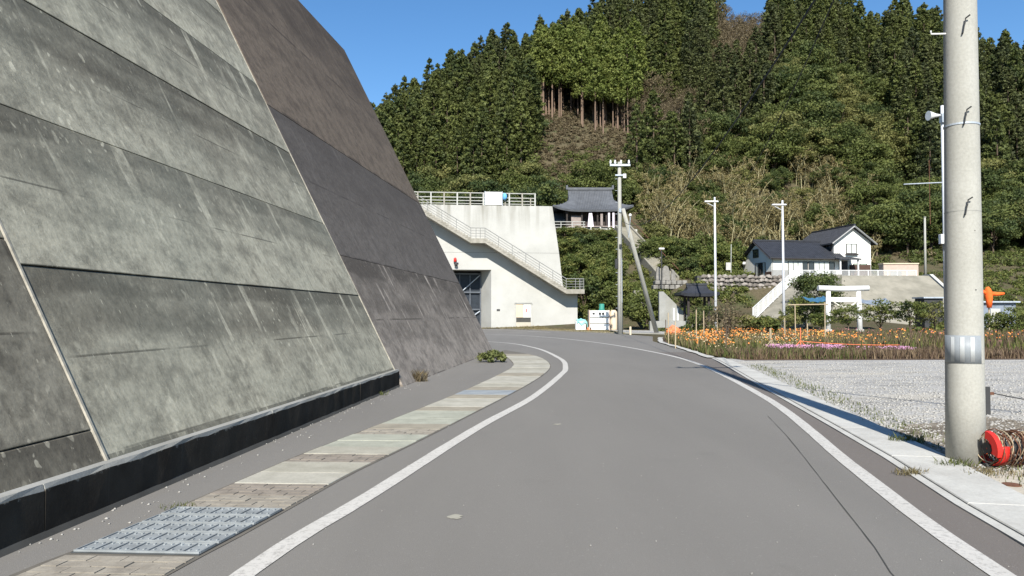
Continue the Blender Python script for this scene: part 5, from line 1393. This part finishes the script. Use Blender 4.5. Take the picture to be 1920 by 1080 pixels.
# ================================================================== VEGETATION
def blades(n, fn, hmin, hmax, wdt, name, mat, lean=.35, base=0.):
    """grass: one bent blade per call of fn -> (x, y)"""
    P_ = np.array([fn() for _ in range(n)]); zz = terrain_z(P_[:, 0], P_[:, 1]) - .03
    zz = np.where(P_[:, 1] < 58, base, zz)
    a = RNG.uniform(0, 6.283, n); h = RNG.uniform(hmin, hmax, n); l = RNG.uniform(0, lean, n) * h; w_ = wdt * RNG.uniform(.6, 1.4, n)
    b = RNG.uniform(0, 6.283, n)
    root = np.stack([P_[:, 0], P_[:, 1], zz], 1); side = np.stack([np.cos(b), np.sin(b), b * 0], 1) * w_[:, None]
    d = np.stack([np.cos(a) * l, np.sin(a) * l, h], 1)
    V = np.stack([root - side, root + side, root + d * np.array([.45, .45, .6]) + side * .7, root + d], 1).reshape(-1, 3)
    F_ = (np.arange(n)[:, None] * 4 + np.array([[0, 1, 2, 3]]))
    t = np.repeat(RNG.uniform(0, 1, n), 4)
    return mesh_obj(name, raw_mesh(name, V, F_, mat, t), kind='stuff')
def tuft(name, x, y, n, r, h, mat, label, cat='grass tuft', w_=.006, z=0.):
    def fn():
        a = random.uniform(0, 6.28); q = r * random.random() ** .7; return (x + math.cos(a) * q, y + .6 * math.sin(a) * q)
    o = blades(n, fn, h * .5, h, w_, name, mat, .8, z); o['kind'] = 'thing'; return tag(o, label, cat)
def weed(name, x, y, R, H, mat, label, n=40, size=.05, z=0., nl=14):
    rng = np.random.default_rng(int(abs(x * 100 + y * 10)))
    d = unit(rng.normal(size=(nl, 3))); C = np.stack([x + d[:, 0] * R, y + d[:, 1] * R * .7, z + H * (.35 + .5 * np.abs(d[:, 2]))], 1)
    RR = np.full((nl, 3), R * .42); RR[:, 2] = H * .3
    V, T = cards(C, RR, n, size, rng, rng.uniform(.3, 1, nl), stretch=1.5)
    o = empty(name, (x, y, z), label, 'plant')
    V = V - np.array([x, y, z]); V[:, 2] = np.maximum(V[:, 2], .005)
    mesh_obj('foliage', cards_mesh('foliage', V, T, mat), o)
    mb = MB()
    for k in range(0, nl): mb.tube([(0, 0, 0), tuple(C[k] - np.array([x, y, z]))], [.008, .004], 4)
    me = bpy.data.meshes.new('stems'); me.from_pydata([tuple(v) for v in mb.v], [], mb.f); me.materials.append(mat); mesh_obj('stems', me, o)
    return o
p = G(922, 680); weed('weed_bush', p.x, p.y, .36, .36, LEAF['grass'], 'green leafy weed growing at the far foot of the seawall', 60, .07)
p = G(780, 716); tuft('dry_weed', p.x, p.y, 150, .25, .30, LEAF['brown'], 'dry brown weed where the black kerb ends', z=.01)
p = G(1708, 893); tuft('grass_tuft', p.x, p.y, 170, .17, .07, LEAF['grass_dry'], 'small dry grass tuft on the edge of the pale right gutter', z=.02, w_=.003)
for px, py, r, h, n, lb in ((715, 742, .12, .09, 60, 'thin green weed sprouting at the kerb foot near its end'), (335, 955, .16, .04, 60, 'short green moss and weed along the top edge of the drain grating'),
                            (1790, 878, .2, .10, 120, 'grass at the left foot of the near concrete pole'), (1862, 893, .3, .07, 160, 'dry grass in front of the rusty wire coil'), (1700, 832, .22, .12, 150, 'dark green grass in the pole shadow beside the gutter')):
    p = G(px, py); tuft('grass_tuft', p.x, p.y, n, r, h, LEAF['grass'] if 'dry' not in lb else LEAF['grass_dry'], lb, z=.015, w_=.004)
# verge grass
def vergept():
    while True:
        t = random.random(); x = -4 + 13 * t; ymin = float(np.interp(x, [-4, -1, 3, 8, 10], [79.2, 78.2, 71.4, 60.6, 57])); y = ymin + .3 + random.random() ** 1.3 * 9
        if y < 81: return x, y
o = blades(9000, vergept, .04, .16, .03, 'verge_grass', LEAF['grass_dry'], base=0.); o['label'] = 'thin dry grass on the verge before the gate wall'
def lotedge():
    y = random.uniform(5.5, 22); x = re_x(y) + random.gauss(.95, .16); return x, y
o = blades(1500, lotedge, .02, .07, .006, 'edge_grass', LEAF['grass'], base=.01); o['label'] = 'short grass along the gravel side of the gutter'

# ---- flower bed
def inbed(x, y): return x > float(np.interp(y, [24, 27, 33, 40, 48, 55], [7.7, 7.2, 7.7, 8.3, 9.8, 12.0])) and y > 24.6 + (x - 7) * .05
def bedpt(x0, x1, y0, y1):
    def fn():
        while True:
            x, y = random.uniform(x0, x1), random.uniform(y0, y1)
            if inbed(x, y): return x, y
    return fn
sheet('flower_bed', [(7.6, 24.4), (7.15, 28), (7.6, 33), (8.2, 40), (9.7, 48), (12.2, 55.5), (60, 55.5), (60, 27.2)], .010, MAT['bed'])
def frontpt():
    while True:
        x = random.uniform(7, 36); y = 24.4 + (x - 7) * .05 + abs(random.gauss(0, 2.4)) + .35 * math.sin(x * 1.9) * math.sin(x * .7) + .3
        if inbed(x, y - .3): return x, y
o = blades(19000, frontpt, .08, .40, .016, 'dry_grass', LEAF['grass_red'], .5, .01); o['label'] = 'low reddish brown dry grass along the front of the flower bed'
o = blades(7000, bedpt(6.8, 12, 25, 38), .10, .40, .014, 'bed_grass', LEAF['grass'], .5, .01); o['label'] = 'green weeds at the road side of the flower bed'
o = blades(16000, bedpt(12, 45, 29, 50), .25, .66, .022, 'tall_dry_grass', LEAF['grass_red'], .4, .01); o['label'] = 'tall reddish dry stalks behind the flowers'
o = blades(12000, bedpt(7, 18, 29, 46), .20, .62, .018, 'flower_stalks', LEAF['grass_dry'], .4, .01); o['label'] = 'straw coloured flower stalks in the bed'
o = blades(16000, bedpt(7, 40, 28, 52), .15, .58, .03, 'flower_leaves', LEAF['shrub'], .4, .01); o['label'] = 'green leaves among the flowers'
def blooms(n, fn, h0, h1, size, mat, name, label):
    P_ = np.array([fn() for _ in range(n)]); z = RNG.uniform(h0, h1, n)
    C = np.stack([P_[:, 0], P_[:, 1], z], 1); k = 5
    a = RNG.uniform(0, 6.28, n); tilt = unit(RNG.normal(size=(n, 3)) * .6 + np.array([0, -.7, .8]))
    t1 = unit(np.cross(tilt, RNG.normal(size=(n, 3)))); t2 = np.cross(tilt, t1); s_ = size * RNG.uniform(.6, 1.3, n)[:, None]
    ring = [C + (t1 * math.cos(q * 2 * math.pi / k) + t2 * math.sin(q * 2 * math.pi / k)) * s_ + tilt * s_ * .25 for q in range(k)]
    V = np.stack([C] + ring, 1).reshape(-1, 3)
    F_ = np.concatenate([np.arange(n)[:, None] * 6 + np.array([[0, 1 + q, 1 + (q + 1) % k]]) for q in range(k)])
    o = mesh_obj(name, raw_mesh(name, V, F_, mat), kind='stuff'); o['label'] = label; return o
def cluster(x0, x1, y0, y1, nc, sx):
    cs = [bedpt(x0, x1, y0, y1)() for _ in range(nc)]
    def fn():
        while True:
            c = random.choice(cs); x, y = random.gauss(c[0], sx), random.gauss(c[1], sx * 1.5)
            if inbed(x, y): return x, y
    return fn
blooms(1300, cluster(7.5, 16.5, 29.5, 46, 24, .55), .30, .72, .033, PET['orange'], 'orange_flowers', 'orange cosmos flowers in the bed')
blooms(380, cluster(7.5, 18, 29.5, 46, 26, .4), .3, .70, .030, PET['yellow'], 'yellow_flowers', 'yellow flowers in the bed')
blooms(420, cluster(7.2, 12, 27, 40, 24, .35), .25, .7, .024, PET['cream'], 'cream_flowers', 'cream coloured faded flowers near the road end of the bed')
blooms(900, cluster(9.9, 12.8, 27.9, 29.1, 20, .14), .24, .36, .022, PET['pink'], 'pink_flowers', 'bright pink flowers in a low band at the front of the bed')
blooms(260, cluster(13, 15.5, 27.9, 28.6, 8, .14), .20, .32, .022, PET['pink'], 'pink_flowers', 'thin continuation of pink flowers to the right')
blooms(260, cluster(16, 34, 32, 48, 24, .6), .4, .72, .028, PET['rose'], 'rose_flowers', 'faded rose flowers on the right side of the bed')
blooms(260, cluster(17, 30, 31, 44, 8, .4), .4, .72, .035, PET['orange'], 'orange_flowers', 'sparse orange flowers on the right side of the bed')
for k, (px, yb, Yd, h, lb) in enumerate(((1305, 0, 36, 1.75, 'leftmost'), (1319, 0, 36.5, 1.7, 'second from the left'), (1344, 0, 36, 1.85, 'third from the left'), (1444, 0, 30, .95, 'fourth from the left'), (1471, 0, 35, 1.35, 'fifth from the left, low among orange flowers'),
                             (1491, 0, 36, 2.0, 'left upright of the wooden frame'), (1546, 0, 36, 2.1, 'right upright of the wooden frame'), (1253, 0, 38, 1.6, 'beside the orange net bag'), (1266, 0, 33, 1.2, 'just right of the orange net bag'), (1514, 0, 34, 1.1, 'between the uprights of the wooden frame'))):
    x = (px - 960) / F * Yd
    o = MB().tube([(x, Yd, -.1), (x + random.uniform(-.03, .03), Yd, h)], .028, 5).build('garden_stake', MAT['wood_stake']); tag(o, 'pale timber stake in the flower bed, ' + lb, 'stake', 'timber stakes in the flower bed')
o = MB().tube([((1478 - 960) / F * 36, 36, 1.97), ((1553 - 960) / F * 36, 36, 2.0)], .03, 5).build('cross_pole', MAT['wood_stake']); tag(o, 'pale horizontal pole tied across two stakes in the flower bed', 'pole')
x = (1361 - 960) / F * 27.5
o = MB().tube([(x, 27.5, -.1), (x, 27.5, 1.15)], .022, 6).build('garden_stake', MAT['bark']); tag(o, 'thin dark post at the front of the flower bed under the small tree', 'post')
# small branching bare sticks with an orange band
for px, col, lb in ((1445, 'wood_stake', 'pale forked stick propping plants at the front of the flower bed'), (1500, 'orange_net', 'orange forked stick beside the pink flowers')):
    x = (px - 960) / F * 28.6; o = empty('forked_stick', (x, 28.6, 0), lb, 'stick')
    for dx in (-.42, 0, .42): MB().tube([(x + dx, 28.6, 0.02), (x, 28.6, .52), (x, 28.6, 1.0 if dx == 0 else .55)], .016, 5).build('stick', MAT[col], o)
o = MB().tube(catenary((10.9, 28.3, .50), (14.6, 28.2, .36), .05), .010, 5).build('pink_tape', MAT['orange_net']); tag(o, 'thin orange tape stretched low over the pink flowers', 'tape')
# orange net bag at the corner of the bed
bm = bmesh.new(); bmesh.ops.create_icosphere(bm, subdivisions=3, radius=1.)
for v in bm.verts:
    k = 1 + .12 * math.sin(v.co.x * 5 + v.co.z * 3) + .08 * math.sin(v.co.y * 7); v.co = Vector((v.co.x * .36 * k, v.co.y * .28 * k, max(-.34, v.co.z * .36 * k)))
me = bpy.data.meshes.new('orange_bag'); bm.to_mesh(me); bm.free(); me.materials.append(MAT['orange_net']); p = P(1264, 615, 45.)
o = mesh_obj('orange_bag', me, loc=(p.x, p.y, .42)); o.scale = (1.15, 1.15, 1.15); tag(o, 'bright orange net bag slumped at the far corner of the flower bed', 'bag')
MBb = MB().tube([(p.x - .5, p.y, -.1), (p.x - .5, p.y, 1.2)], .03, 5).build('garden_stake', MAT['bark']); tag(MBb, 'dark stake just left of the orange net bag', 'stake')

# ---- single shrubs and small trees
def single(name, x, y, H, R, leaf, label, cat, group=None, seed=1, nl=40, nc=40, size=.12, clear=.2, flat=.6, lump=.28, z=None, bark=None, stretch=1.5):
    c, t = broadleaf(seed, H, R, nl, nc, size, LEAF[leaf], flat, lump, clear, bark, stretch)
    return plant_tree(name, (c, t), (x, y, (tz(x, y) - .05) if z is None else z), random.uniform(0, 6), 1., label, cat, group)
X_ = lambda px, d: (px - 960) / F * d
single('small_tree', X_(1362, 34), 34, 2.3, 1.0, 'brown', 'thin brownish small tree with sparse leaves standing in the flower bed', 'tree', None, 3, 60, 18, .06, .2, z=0)
single('small_tree', X_(1325, 45), 45, 2.2, 1.1, 'broad', 'dark small shrub behind the stakes at the left of the flower bed', 'shrub', None, 4, 40, 30, .09, z=0)
single('bush', X_(1300, 50), 50, 1.5, 1.2, 'shrub', 'low green bush left of the light mast foot', 'shrub', None, 5, 30, 30, .1, z=0)
single('garden_tree', X_(1532, 74), 74, 5.2, 3.0, 'broad', 'wide dark feathery tree in front of the house terrace', 'tree', None, 6, 90, 60, .15, .2)
single('garden_tree', X_(1510, 68), 68, 3.2, 2.2, 'shrub', 'lower dark green tree left of the torii', 'tree', None, 8, 60, 40, .14, .15)
for k, (px, d, H, R, lf, lb) in enumerate((
        (1590, 57, 2.5, 1.5, 'shrub', 'flat topped green shrub between the torii pillars'), (1650, 54, 2.6, 1.5, 'shrub', 'flat topped green shrub just right of the torii'),
        (1705, 52, 2.7, 1.7, 'shrub', 'spreading green shrub with thin trunk right of the torii'), (1752, 53, 2.6, 1.5, 'broad_light', 'yellowish green shrub left of the thick pole'),
        (1540, 60, 1.8, 1.2, 'shrub', 'low green shrub left of the torii pillar'), (1870, 50, 1.7, 1.6, 'shrub', 'green shrub right of the thick pole'), (1925, 48, 2.2, 1.8, 'broad', 'dark shrub at the right picture edge'),
        (1405, 46, 1.6, 1.1, 'broad_light', 'sparse yellowish shrub between the two light masts'), (1440, 42, 1.5, .8, 'shrub', 'small thin shrub below the second light mast'), (1478, 58, 1.7, 1.2, 'broad_light', 'pale sparse shrub right of the second light mast'))):
    single('shrub', X_(px, d), d, H, R, lf, lb, 'shrub', 'garden shrubs behind the flower bed', 20 + k, 44, 34, .10, .3, .35, .3, z=0)
single('bush', X_(1212, 73), 73, 4.3, 2.2, 'broad', 'big dark rounded bush behind the slanting brace pole', 'shrub', None, 41, 90, 60, .17, .08, z=0)
single('bush', X_(1243, 79), 79, 2.6, 1.1, 'shrub', 'smaller green bush left of the pale stair side wall', 'shrub', None, 42, 50, 50, .16, .08)

# bank below the shrine: bushes one can tell apart
bank = [(1065, 88, 3.2, 2.2), (1095, 86, 4.4, 2.6), (1125, 88, 4.6, 2.7), (1085, 92, 4.6, 2.6), (1112, 94, 4.4, 2.8), (1142, 90, 4.8, 2.6), (1070, 98, 3.8, 2.4), (1100, 99, 3.6, 2.6), (1132, 97, 3.4, 2.4), (1176, 84, 4.2, 2.3), (1150, 84, 3.6, 2.2),
        (1205, 82, 3.6, 2.2), (1060, 104, 2.2, 1.8), (1085, 104.5, 1.9, 1.8), (1115, 104, 1.8, 1.8), (1140, 103, 1.9, 1.5), (1215, 96, 3.6, 2.2), (1240, 98, 4.0, 2.4), (1265, 100, 4.6, 2.6), (1290, 98, 5.0, 2.8), (1230, 105, 4.0, 2.4),
        (1255, 92, 2.6, 1.7), (1290, 91, 2.6, 1.8), (1320, 92, 3.4, 2.2), (1350, 97, 5.0, 2.8), (1330, 103, 6.0, 3.0), (1375, 101, 5.6, 2.8), (1300, 80, 2.0, 1.5), (1275, 78, 1.5, 1.3)]
BK = [broadleaf(60 + k, 4.4, 2.6, 90, 60, .17, LEAF[m_], .6, .23, .05) for k, m_ in enumerate(('shrub', 'broad', 'shrub', 'broad_light'))]
for k, (px, d, H, R) in enumerate(bank):
    x = X_(px, d); v = BK[3] if k in (13, 20, 14, 21) else BK[k % 3]
    plant_tree('bush', v, (x, d, tz(x, d) - .2), random.uniform(0, 6), R / 2.6, 'leafy bush in the dense thicket on the bank around the shrine stairs', 'bush', 'bushes on the shrine bank', H / 4.4)

# ---- the wooded hill
CV = [conifer(100 + k, 17, 3.1 + .15 * (k % 2), .10, 165, 26, LEAF['cedar']) for k in range(4)]
CB = [conifer(110 + k, 17, 3.2, .10, 165, 26, LEAF['cedar_bright']) for k in range(2)]
CD = [conifer(120 + k, 17, 3.1, .10, 165, 26, LEAF['cedar_dark']) for k in range(2)]
CT = [conifer(130 + k, 18, 2.9, .52, 95, 26, LEAF['cedar_bright'], .1, MAT['bark_mid']) for k in range(2)]      # tall bare-trunk edge trees
BL = [broadleaf(140 + k, 9.5, 5.0, 78, 120, .25, LEAF[m_], .5, .27, .12) for k, m_ in enumerate(('broad', 'broad', 'broad_light', 'broad'))]
BR = [broadleaf(150 + k, 9.5, 4.6, 110, 26, .17, LEAF['brown'], .6, .2, .25, MAT['bark_pale']) for k in range(2)]
def region(x, y):
    """what grows where, by position on the hill (metres)"""
    u = 960 + F * x / y
    if y > 150 and 1345 < u < 1450 and y > 178: return 'bare'
    if 132 < y < 157 and 1000 < u < 1195: return 'open'
    if 157 <= y < 178 and 995 < u < 1205: return 'edge'
    if 1180 < u < 1300 and 146 < y < 164: return 'brown'
    if 1330 < u < 1440 and 166 < y <= 178: return 'brownish'
    if y < 138 and 1205 < u < 1610: return 'bamboo'
    if y < 134: return 'broad'
    if 1440 < u < 1690 and y < 168: return 'broad_up'
    if 1300 < u < 1440 and y < 152: return 'broad'
    if u > 1440: return 'cedar_dark' if (x * 7 + y * 3) % 10 < 7 else 'cedar'
    if 1290 < u: return 'cedar_dark'
    if 1080 < u < 1190 and y > 171: return 'cedar_bright'
    return 'cedar'
pts = []
rr_ = random.Random(17)
y = 114.
while y < 212:
    st_ = 4.0 if y > 134 else 4.3
    x = -62 + rr_.uniform(0, 3)
    while x < y * .80:
        X, Y = x + rr_.uniform(-1.1, 1.1), y + rr_.uniform(-1.2, 1.2)
        if X > Y * -.30: pts.append((X, Y))
        x += st_
    y += 3.9
for _ in range(34): pts.append((rr_.uniform(5.5, 27), rr_.uniform(157, 168)))
trees = []
for X, Y in pts:
    rg_ = region(X, Y)
    z = tz(X, Y)
    # keep the built terraces clear
    if Y < 121 and -2 < X < 21: continue
    if Y < 112 and 21 <= X < 26: continue
    if Y < 109 and 26 <= X < 56: continue
    if rg_ in ('open',): continue
    if rg_ in ('broad', 'broad_up', 'brown', 'brownish', 'bare', 'bamboo') and rr_.random() < .35: continue
    if rg_ == 'bamboo' and rr_.random() < .3: continue
    trees.append((X, Y, z, rg_))
con = [t for t in trees if t[3].startswith('cedar')]
oth = [t for t in trees if not t[3].startswith('cedar')]
con.sort(key=lambda t: t[1])
near_con, far_con = [], []
# the trees that show largest: the lowest rows and the skyline
sky_rows = [t for t in con if t[1] > 192]
front = [t for t in con if t[1] <= 192]
ind = front[:300 - 0]
rest = front[300:] + sky_rows
SETS = {'cedar': CV, 'cedar_bright': CB, 'cedar_dark': CD}
names = {'cedar': 'mid green cedar in the dense planting covering the hillside', 'cedar_bright': 'bright green cedar high above the clearing with bare trunks', 'cedar_dark': 'dark green cedar on the right flank of the wooded hill'}
first = {}
for X, Y, z, rg_ in ind:
    k = rr_.randrange(len(SETS[rg_])); s_ = rr_.uniform(.78, 1.12)
    o = plant_tree('cedar_tree', SETS[rg_][k], (X, Y, z - .3), rr_.uniform(0, 6.28), s_, names[rg_], 'tree', {'cedar': 'cedars on the hillside', 'cedar_bright': 'bright cedars above the clearing', 'cedar_dark': 'dark cedars on the right flank'}[rg_], s_ * rr_.uniform(.85, 1.05))
    first.setdefault((rg_, k), [c for c in o.children])
# one of each kind must exist for the far stand
allkinds = [(r, k) for r in SETS for k in range(len(SETS[r]))]
avail = [q for q in allkinds if q in first]
byreg = {r: [i for i, q in enumerate(avail) if q[0] == r] or list(range(len(avail))) for r in SETS}
src = [first[q] for q in avail]
far = scatter_gn('far_cedar_wood', [(t[0], t[1], t[2] - .3) for t in rest], [rr_.uniform(.75, 1.15) for _ in rest], [rr_.uniform(0, 6.28) for _ in rest],
                 [rr_.choice(byreg[t[3]]) for t in rest], src)
far['label'] = 'cedar wood covering the upper hillside'
for X, Y, z, rg_ in oth:
    s_ = rr_.uniform(.75, 1.15)
    if rg_ == 'edge': ms, nm, lb, gp = rr_.choice(CT), 'cedar_tree', 'tall cedar with long bare trunk at the edge of the hillside clearing', 'bare-trunked cedars at the clearing'
    elif rg_ in ('brown', 'bare', 'brownish'): ms, nm, lb, gp = rr_.choice(BR), 'bare_tree', {'brown': 'brownish thinly leaved tree right of the hillside clearing', 'bare': 'grey brown bare tree on the skyline dip of the hill', 'brownish': 'brown leaved tree just below the skyline dip'}[rg_], {'brown': 'brownish trees by the clearing', 'bare': 'bare trees on the skyline', 'brownish': 'brown trees under the skyline dip'}[rg_]
    elif rg_ == 'broad_up': ms, nm, lb, gp = BL[rr_.choice((0, 2, 2, 3))], 'broadleaf_tree', 'spreading broadleaf tree with light layered crown in the middle of the right slope', 'layered broadleaf trees on the right slope'; s_ *= 1.1
    elif rg_ == 'bamboo': ms, nm, lb, gp = BL[rr_.choice((0, 1, 2))], 'broadleaf_tree', 'green tree standing among the tan bamboo above the house', 'green trees in the bamboo'; s_ *= .6
    else: ms, nm, lb, gp = BL[rr_.choice((0, 1, 3, 3, 2))], 'broadleaf_tree', 'dark broadleaf tree in the wood along the foot of the hill', 'broadleaf trees at the foot of the hill'; s_ *= .92
    plant_tree(nm, ms, (X, Y, z - .4), rr_.uniform(0, 6.28), s_, lb, 'tree', gp)
# right side, behind the pole: near wood edge
# undergrowth everywhere on the slope
def under(n, fn, leafs, smin, smax, name, label, ncard=26, card=.2, nl=5):
    rng = np.random.default_rng(len(name) * 7 + n)
    P_ = np.array([fn() for _ in range(n)]); z = terrain_z(P_[:, 0], P_[:, 1])
    s_ = rng.uniform(smin, smax, n)
    C = np.repeat(np.stack([P_[:, 0], P_[:, 1], z], 1), nl, 0); ss = np.repeat(s_, nl)
    d = unit(rng.normal(size=(n * nl, 3))); d[:, 2] = np.abs(d[:, 2]) * .9
    C = C + d * ss[:, None] * .6
    RR = np.stack([ss * .55, ss * .55, ss * .42], 1)
    V, T = cards(C, RR, ncard, card, rng, rng.uniform(0, 1, n * nl))
    o = mesh_obj(name, cards_mesh(name, V, T, LEAF[leafs]), kind='stuff'); o['label'] = label; return o
def hill_pt(u0, u1, y0, y1, skip=None):
    def fn():
        while True:
            Y = rr_.uniform(y0, y1); u = rr_.uniform(u0, u1); X = (u - 960) / F * Y
            if Y < 121 and -2 < X < 21 and Y > 106: continue
            if 30 < X < 55 and 86 < Y < 105: continue
            if 14.5 < X < 21.8 and 84 < Y < 108 and abs(X - (18.7 - (Y - 88.5) * .153)) < 1.5: continue
            return X, Y
    return fn
under(1500, hill_pt(640, 2050, 108, 150), 'broad', .7, 1.6, 'undergrowth', 'dark green undergrowth at the foot of the hill', 24, .2)
under(1900, hill_pt(1000, 1300, 128, 172), 'brown', .4, 1.1, 'brown_scrub', 'brown dry scrub on the clearing under the bare trunks', 26, .17)
under(450, hill_pt(1180, 1760, 112, 160), 'brown', .7, 1.6, 'brown_scrub', 'brown scrub between the trees', 24, .19)
under(380, hill_pt(1045, 1240, 83, 106), 'shrub', .5, 1.1, 'bank_scrub', 'green scrub covering the bank below the shrine', 24, .15)
under(260, hill_pt(1045, 1420, 98, 108), 'broad_light', .4, .9, 'bank_weeds', 'yellowish weeds along the top of the bank', 22, .13)
under(420, hill_pt(1195, 1400, 84, 108), 'shrub', .5, 1.3, 'bank_scrub', 'green scrub beside the shrine stairs', 24, .16)
under(420, hill_pt(1720, 2000, 60, 112), 'shrub', .5, 1.3, 'right_scrub', 'green scrub on the open slope right of the house', 22, .17)
under(260, hill_pt(1230, 1330, 66, 84), 'grass', .2, .45, 'low_weeds', 'low weeds round the pavilion', 18, .09)
under(120, hill_pt(1330, 1420, 62, 78), 'brown', .3, .6, 'low_brown_weeds', 'brownish weeds on the slope under the stone wall', 18, .09)

# tan bamboo stand above the house: arching culms with feathery dry leaves
def bamboo_mesh(n, fn, name, label, hmin, hmax):
    rng = np.random.default_rng(77); Cs, Rs, tubes = [], [], MB()
    c0 = None
    for i in range(n):
        if i % 13 == 0: c0 = fn(); hc = rng.uniform(.6, 1.15)
        a = rng.uniform(0, 6.28); X, Y = c0[0] + rng.normal() * .8, c0[1] + rng.normal() * .8
        z = tz(X, Y) - .2; h = rng.uniform(hmin, hmax) * hc; l = h * rng.uniform(.12, .50)
        pts = [Vector((X + math.cos(a) * l * t ** 2, Y + math.sin(a) * l * t ** 2, z + h * (t - .12 * t ** 3))) for t in (0, .4, .7, .88, 1.)]
        tubes.tube(pts, [.085, .07, .055, .035, .015], 4, False)
        for t in np.linspace(.35, 1., 9):
            p = Vector((X + math.cos(a) * l * t ** 2, Y + math.sin(a) * l * t ** 2, z + h * (t - .12 * t ** 3)))
            Cs.append(p + Vector(rng.normal(size=3) * .35)); Rs.append(((.62 * (1.15 - t * .5),) * 2 + (.36,)))
    V, T = cards(np.array(Cs), np.array(Rs), 15, .15, rng, np.clip(.5 + .35 * np.sin(np.array(Cs)[:, 0] * .9 + 2 * np.sin(np.array(Cs)[:, 1] * .5)) + rng.normal(size=len(Cs)) * .25, 0, 1), stretch=2.4)
    o = mesh_obj(name, cards_mesh(name, V, T, LEAF['bamboo']), kind='stuff'); o['label'] = label
    o2 = tubes.build('bamboo_culms', MAT['culm'], kind='stuff'); o2['label'] = 'pale culms of the bamboo stand'
def bpt():
    while True:
        X, Y = hill_pt(1205, 1620, 108, 140)()
        u = 960 + F * X / Y
        if Y < 122 and u < 1290 and X < 21: continue
        if math.sin(X * .35 + 1) + math.sin(Y * .4 + X * .2) > -1.1: return X, Y
bamboo_mesh(760, bpt, 'bamboo_stand', 'tan feathery dry bamboo stand above the house', 5., 8.5)

# ---- far right details behind the pole
sc_p = P(1858, 600, 56)
sf = empty('scarecrow', (sc_p.x, 56, 0), 'bright orange cloth figure with outstretched arm standing among shrubs right of the pole', 'scarecrow')
zc = P(1858, 556, 56).z
mb = MB(); mb.tube([(sc_p.x - .1, 56, zc - .85), (sc_p.x - .1, 56, zc - .3), (sc_p.x - .15, 56, zc + .25), (sc_p.x - .18, 56, zc + .55), (sc_p.x - .2, 56, zc + .72)], [.16, .24, .30, .20, .10], 10)
mb.build('orange_coat', MAT['orange'], sf, smooth=True)
MB().tube([(sc_p.x - .35, 56, zc + .25), (sc_p.x + .4, 55.9, zc + .18), (sc_p.x + .95, 55.9, zc + .22)], [.16, .15, .10], 8).build('sleeve', MAT['orange'], sf, smooth=True)
MB().tube([(sc_p.x - .3, 56, zc + .2), (sc_p.x - .62, 55.9, zc + .42)], [.15, .11], 8).build('sleeve', MAT['orange'], sf, smooth=True)
MB().tube([(sc_p.x - .1, 56.05, -.1), (sc_p.x - .1, 56.05, zc + .3)], .05, 6).build('support_pole', MAT['wood_stake'], sf)
sh2 = empty('storage_shed', P(1875, 600, 62), 'low grey-blue shed with flat pale roof behind the orange figure', 'shed')
a, b = P(1848, 592, 62), P(1905, 592, 62)
MB().box(a.x - .6, b.x, 62, 64, 0, 2.5).build('wall', MAT['grey_blue'], sh2)
MB().box(a.x - .8, b.x + .2, 61.7, 64.3, 2.5, 2.62).build('roof', MAT['galv'], sh2)
MB().box(a.x + .4, a.x + 1.2, 61.95, 61.99, .1, 2.0).build('door', MAT['conc_kerb'], sh2)
sh3 = empty('small_shed', P(1745, 600, 64), 'small dark-sided hut with pale flat roof left of the thick pole', 'shed')
a = P(1733, 560, 64)
MB().box(a.x, a.x + 1.6, 64, 65.5, 0, 2.9).build('wall', MAT['steel_dark'], sh3); MB().box(a.x - .15, a.x + 1.8, 63.8, 65.7, 2.9, 3.02).build('roof', MAT['galv'], sh3)
# tarps by the torii
def tarp(px, py, d, w_, h_, mat, name, label):
    c = P(px, py, d); vs = []
    nx_, nz_ = 10, 3
    for j in range(nz_ + 1):
        for i in range(nx_ + 1): vs.append((c.x - w_ / 2 + w_ * i / nx_, d + .4 * j + .1 * math.sin(i), c.z + h_ * (j / nz_ - .5) - .18 * math.sin(math.pi * i / nx_) + .05 * math.sin(i * 2.3 + j)))
    o = MB().add(vs, [(j * (nx_ + 1) + i, j * (nx_ + 1) + i + 1, (j + 1) * (nx_ + 1) + i + 1, (j + 1) * (nx_ + 1) + i) for j in range(nz_) for i in range(nx_)]).build(name, MAT[mat])
    o.modifiers.new('t', 'SOLIDIFY').thickness = .03; tag(o, label, 'tarp')
tarp(1533, 559, 65, 2.0, .35, 'blue_tarp', 'tarp', 'blue tarp draped over the shrub left of the torii')
tarp(1645, 564, 66, 2.6, .45, 'grey_blue', 'tarp', 'grey-blue tarp lying over a frame right of the torii')
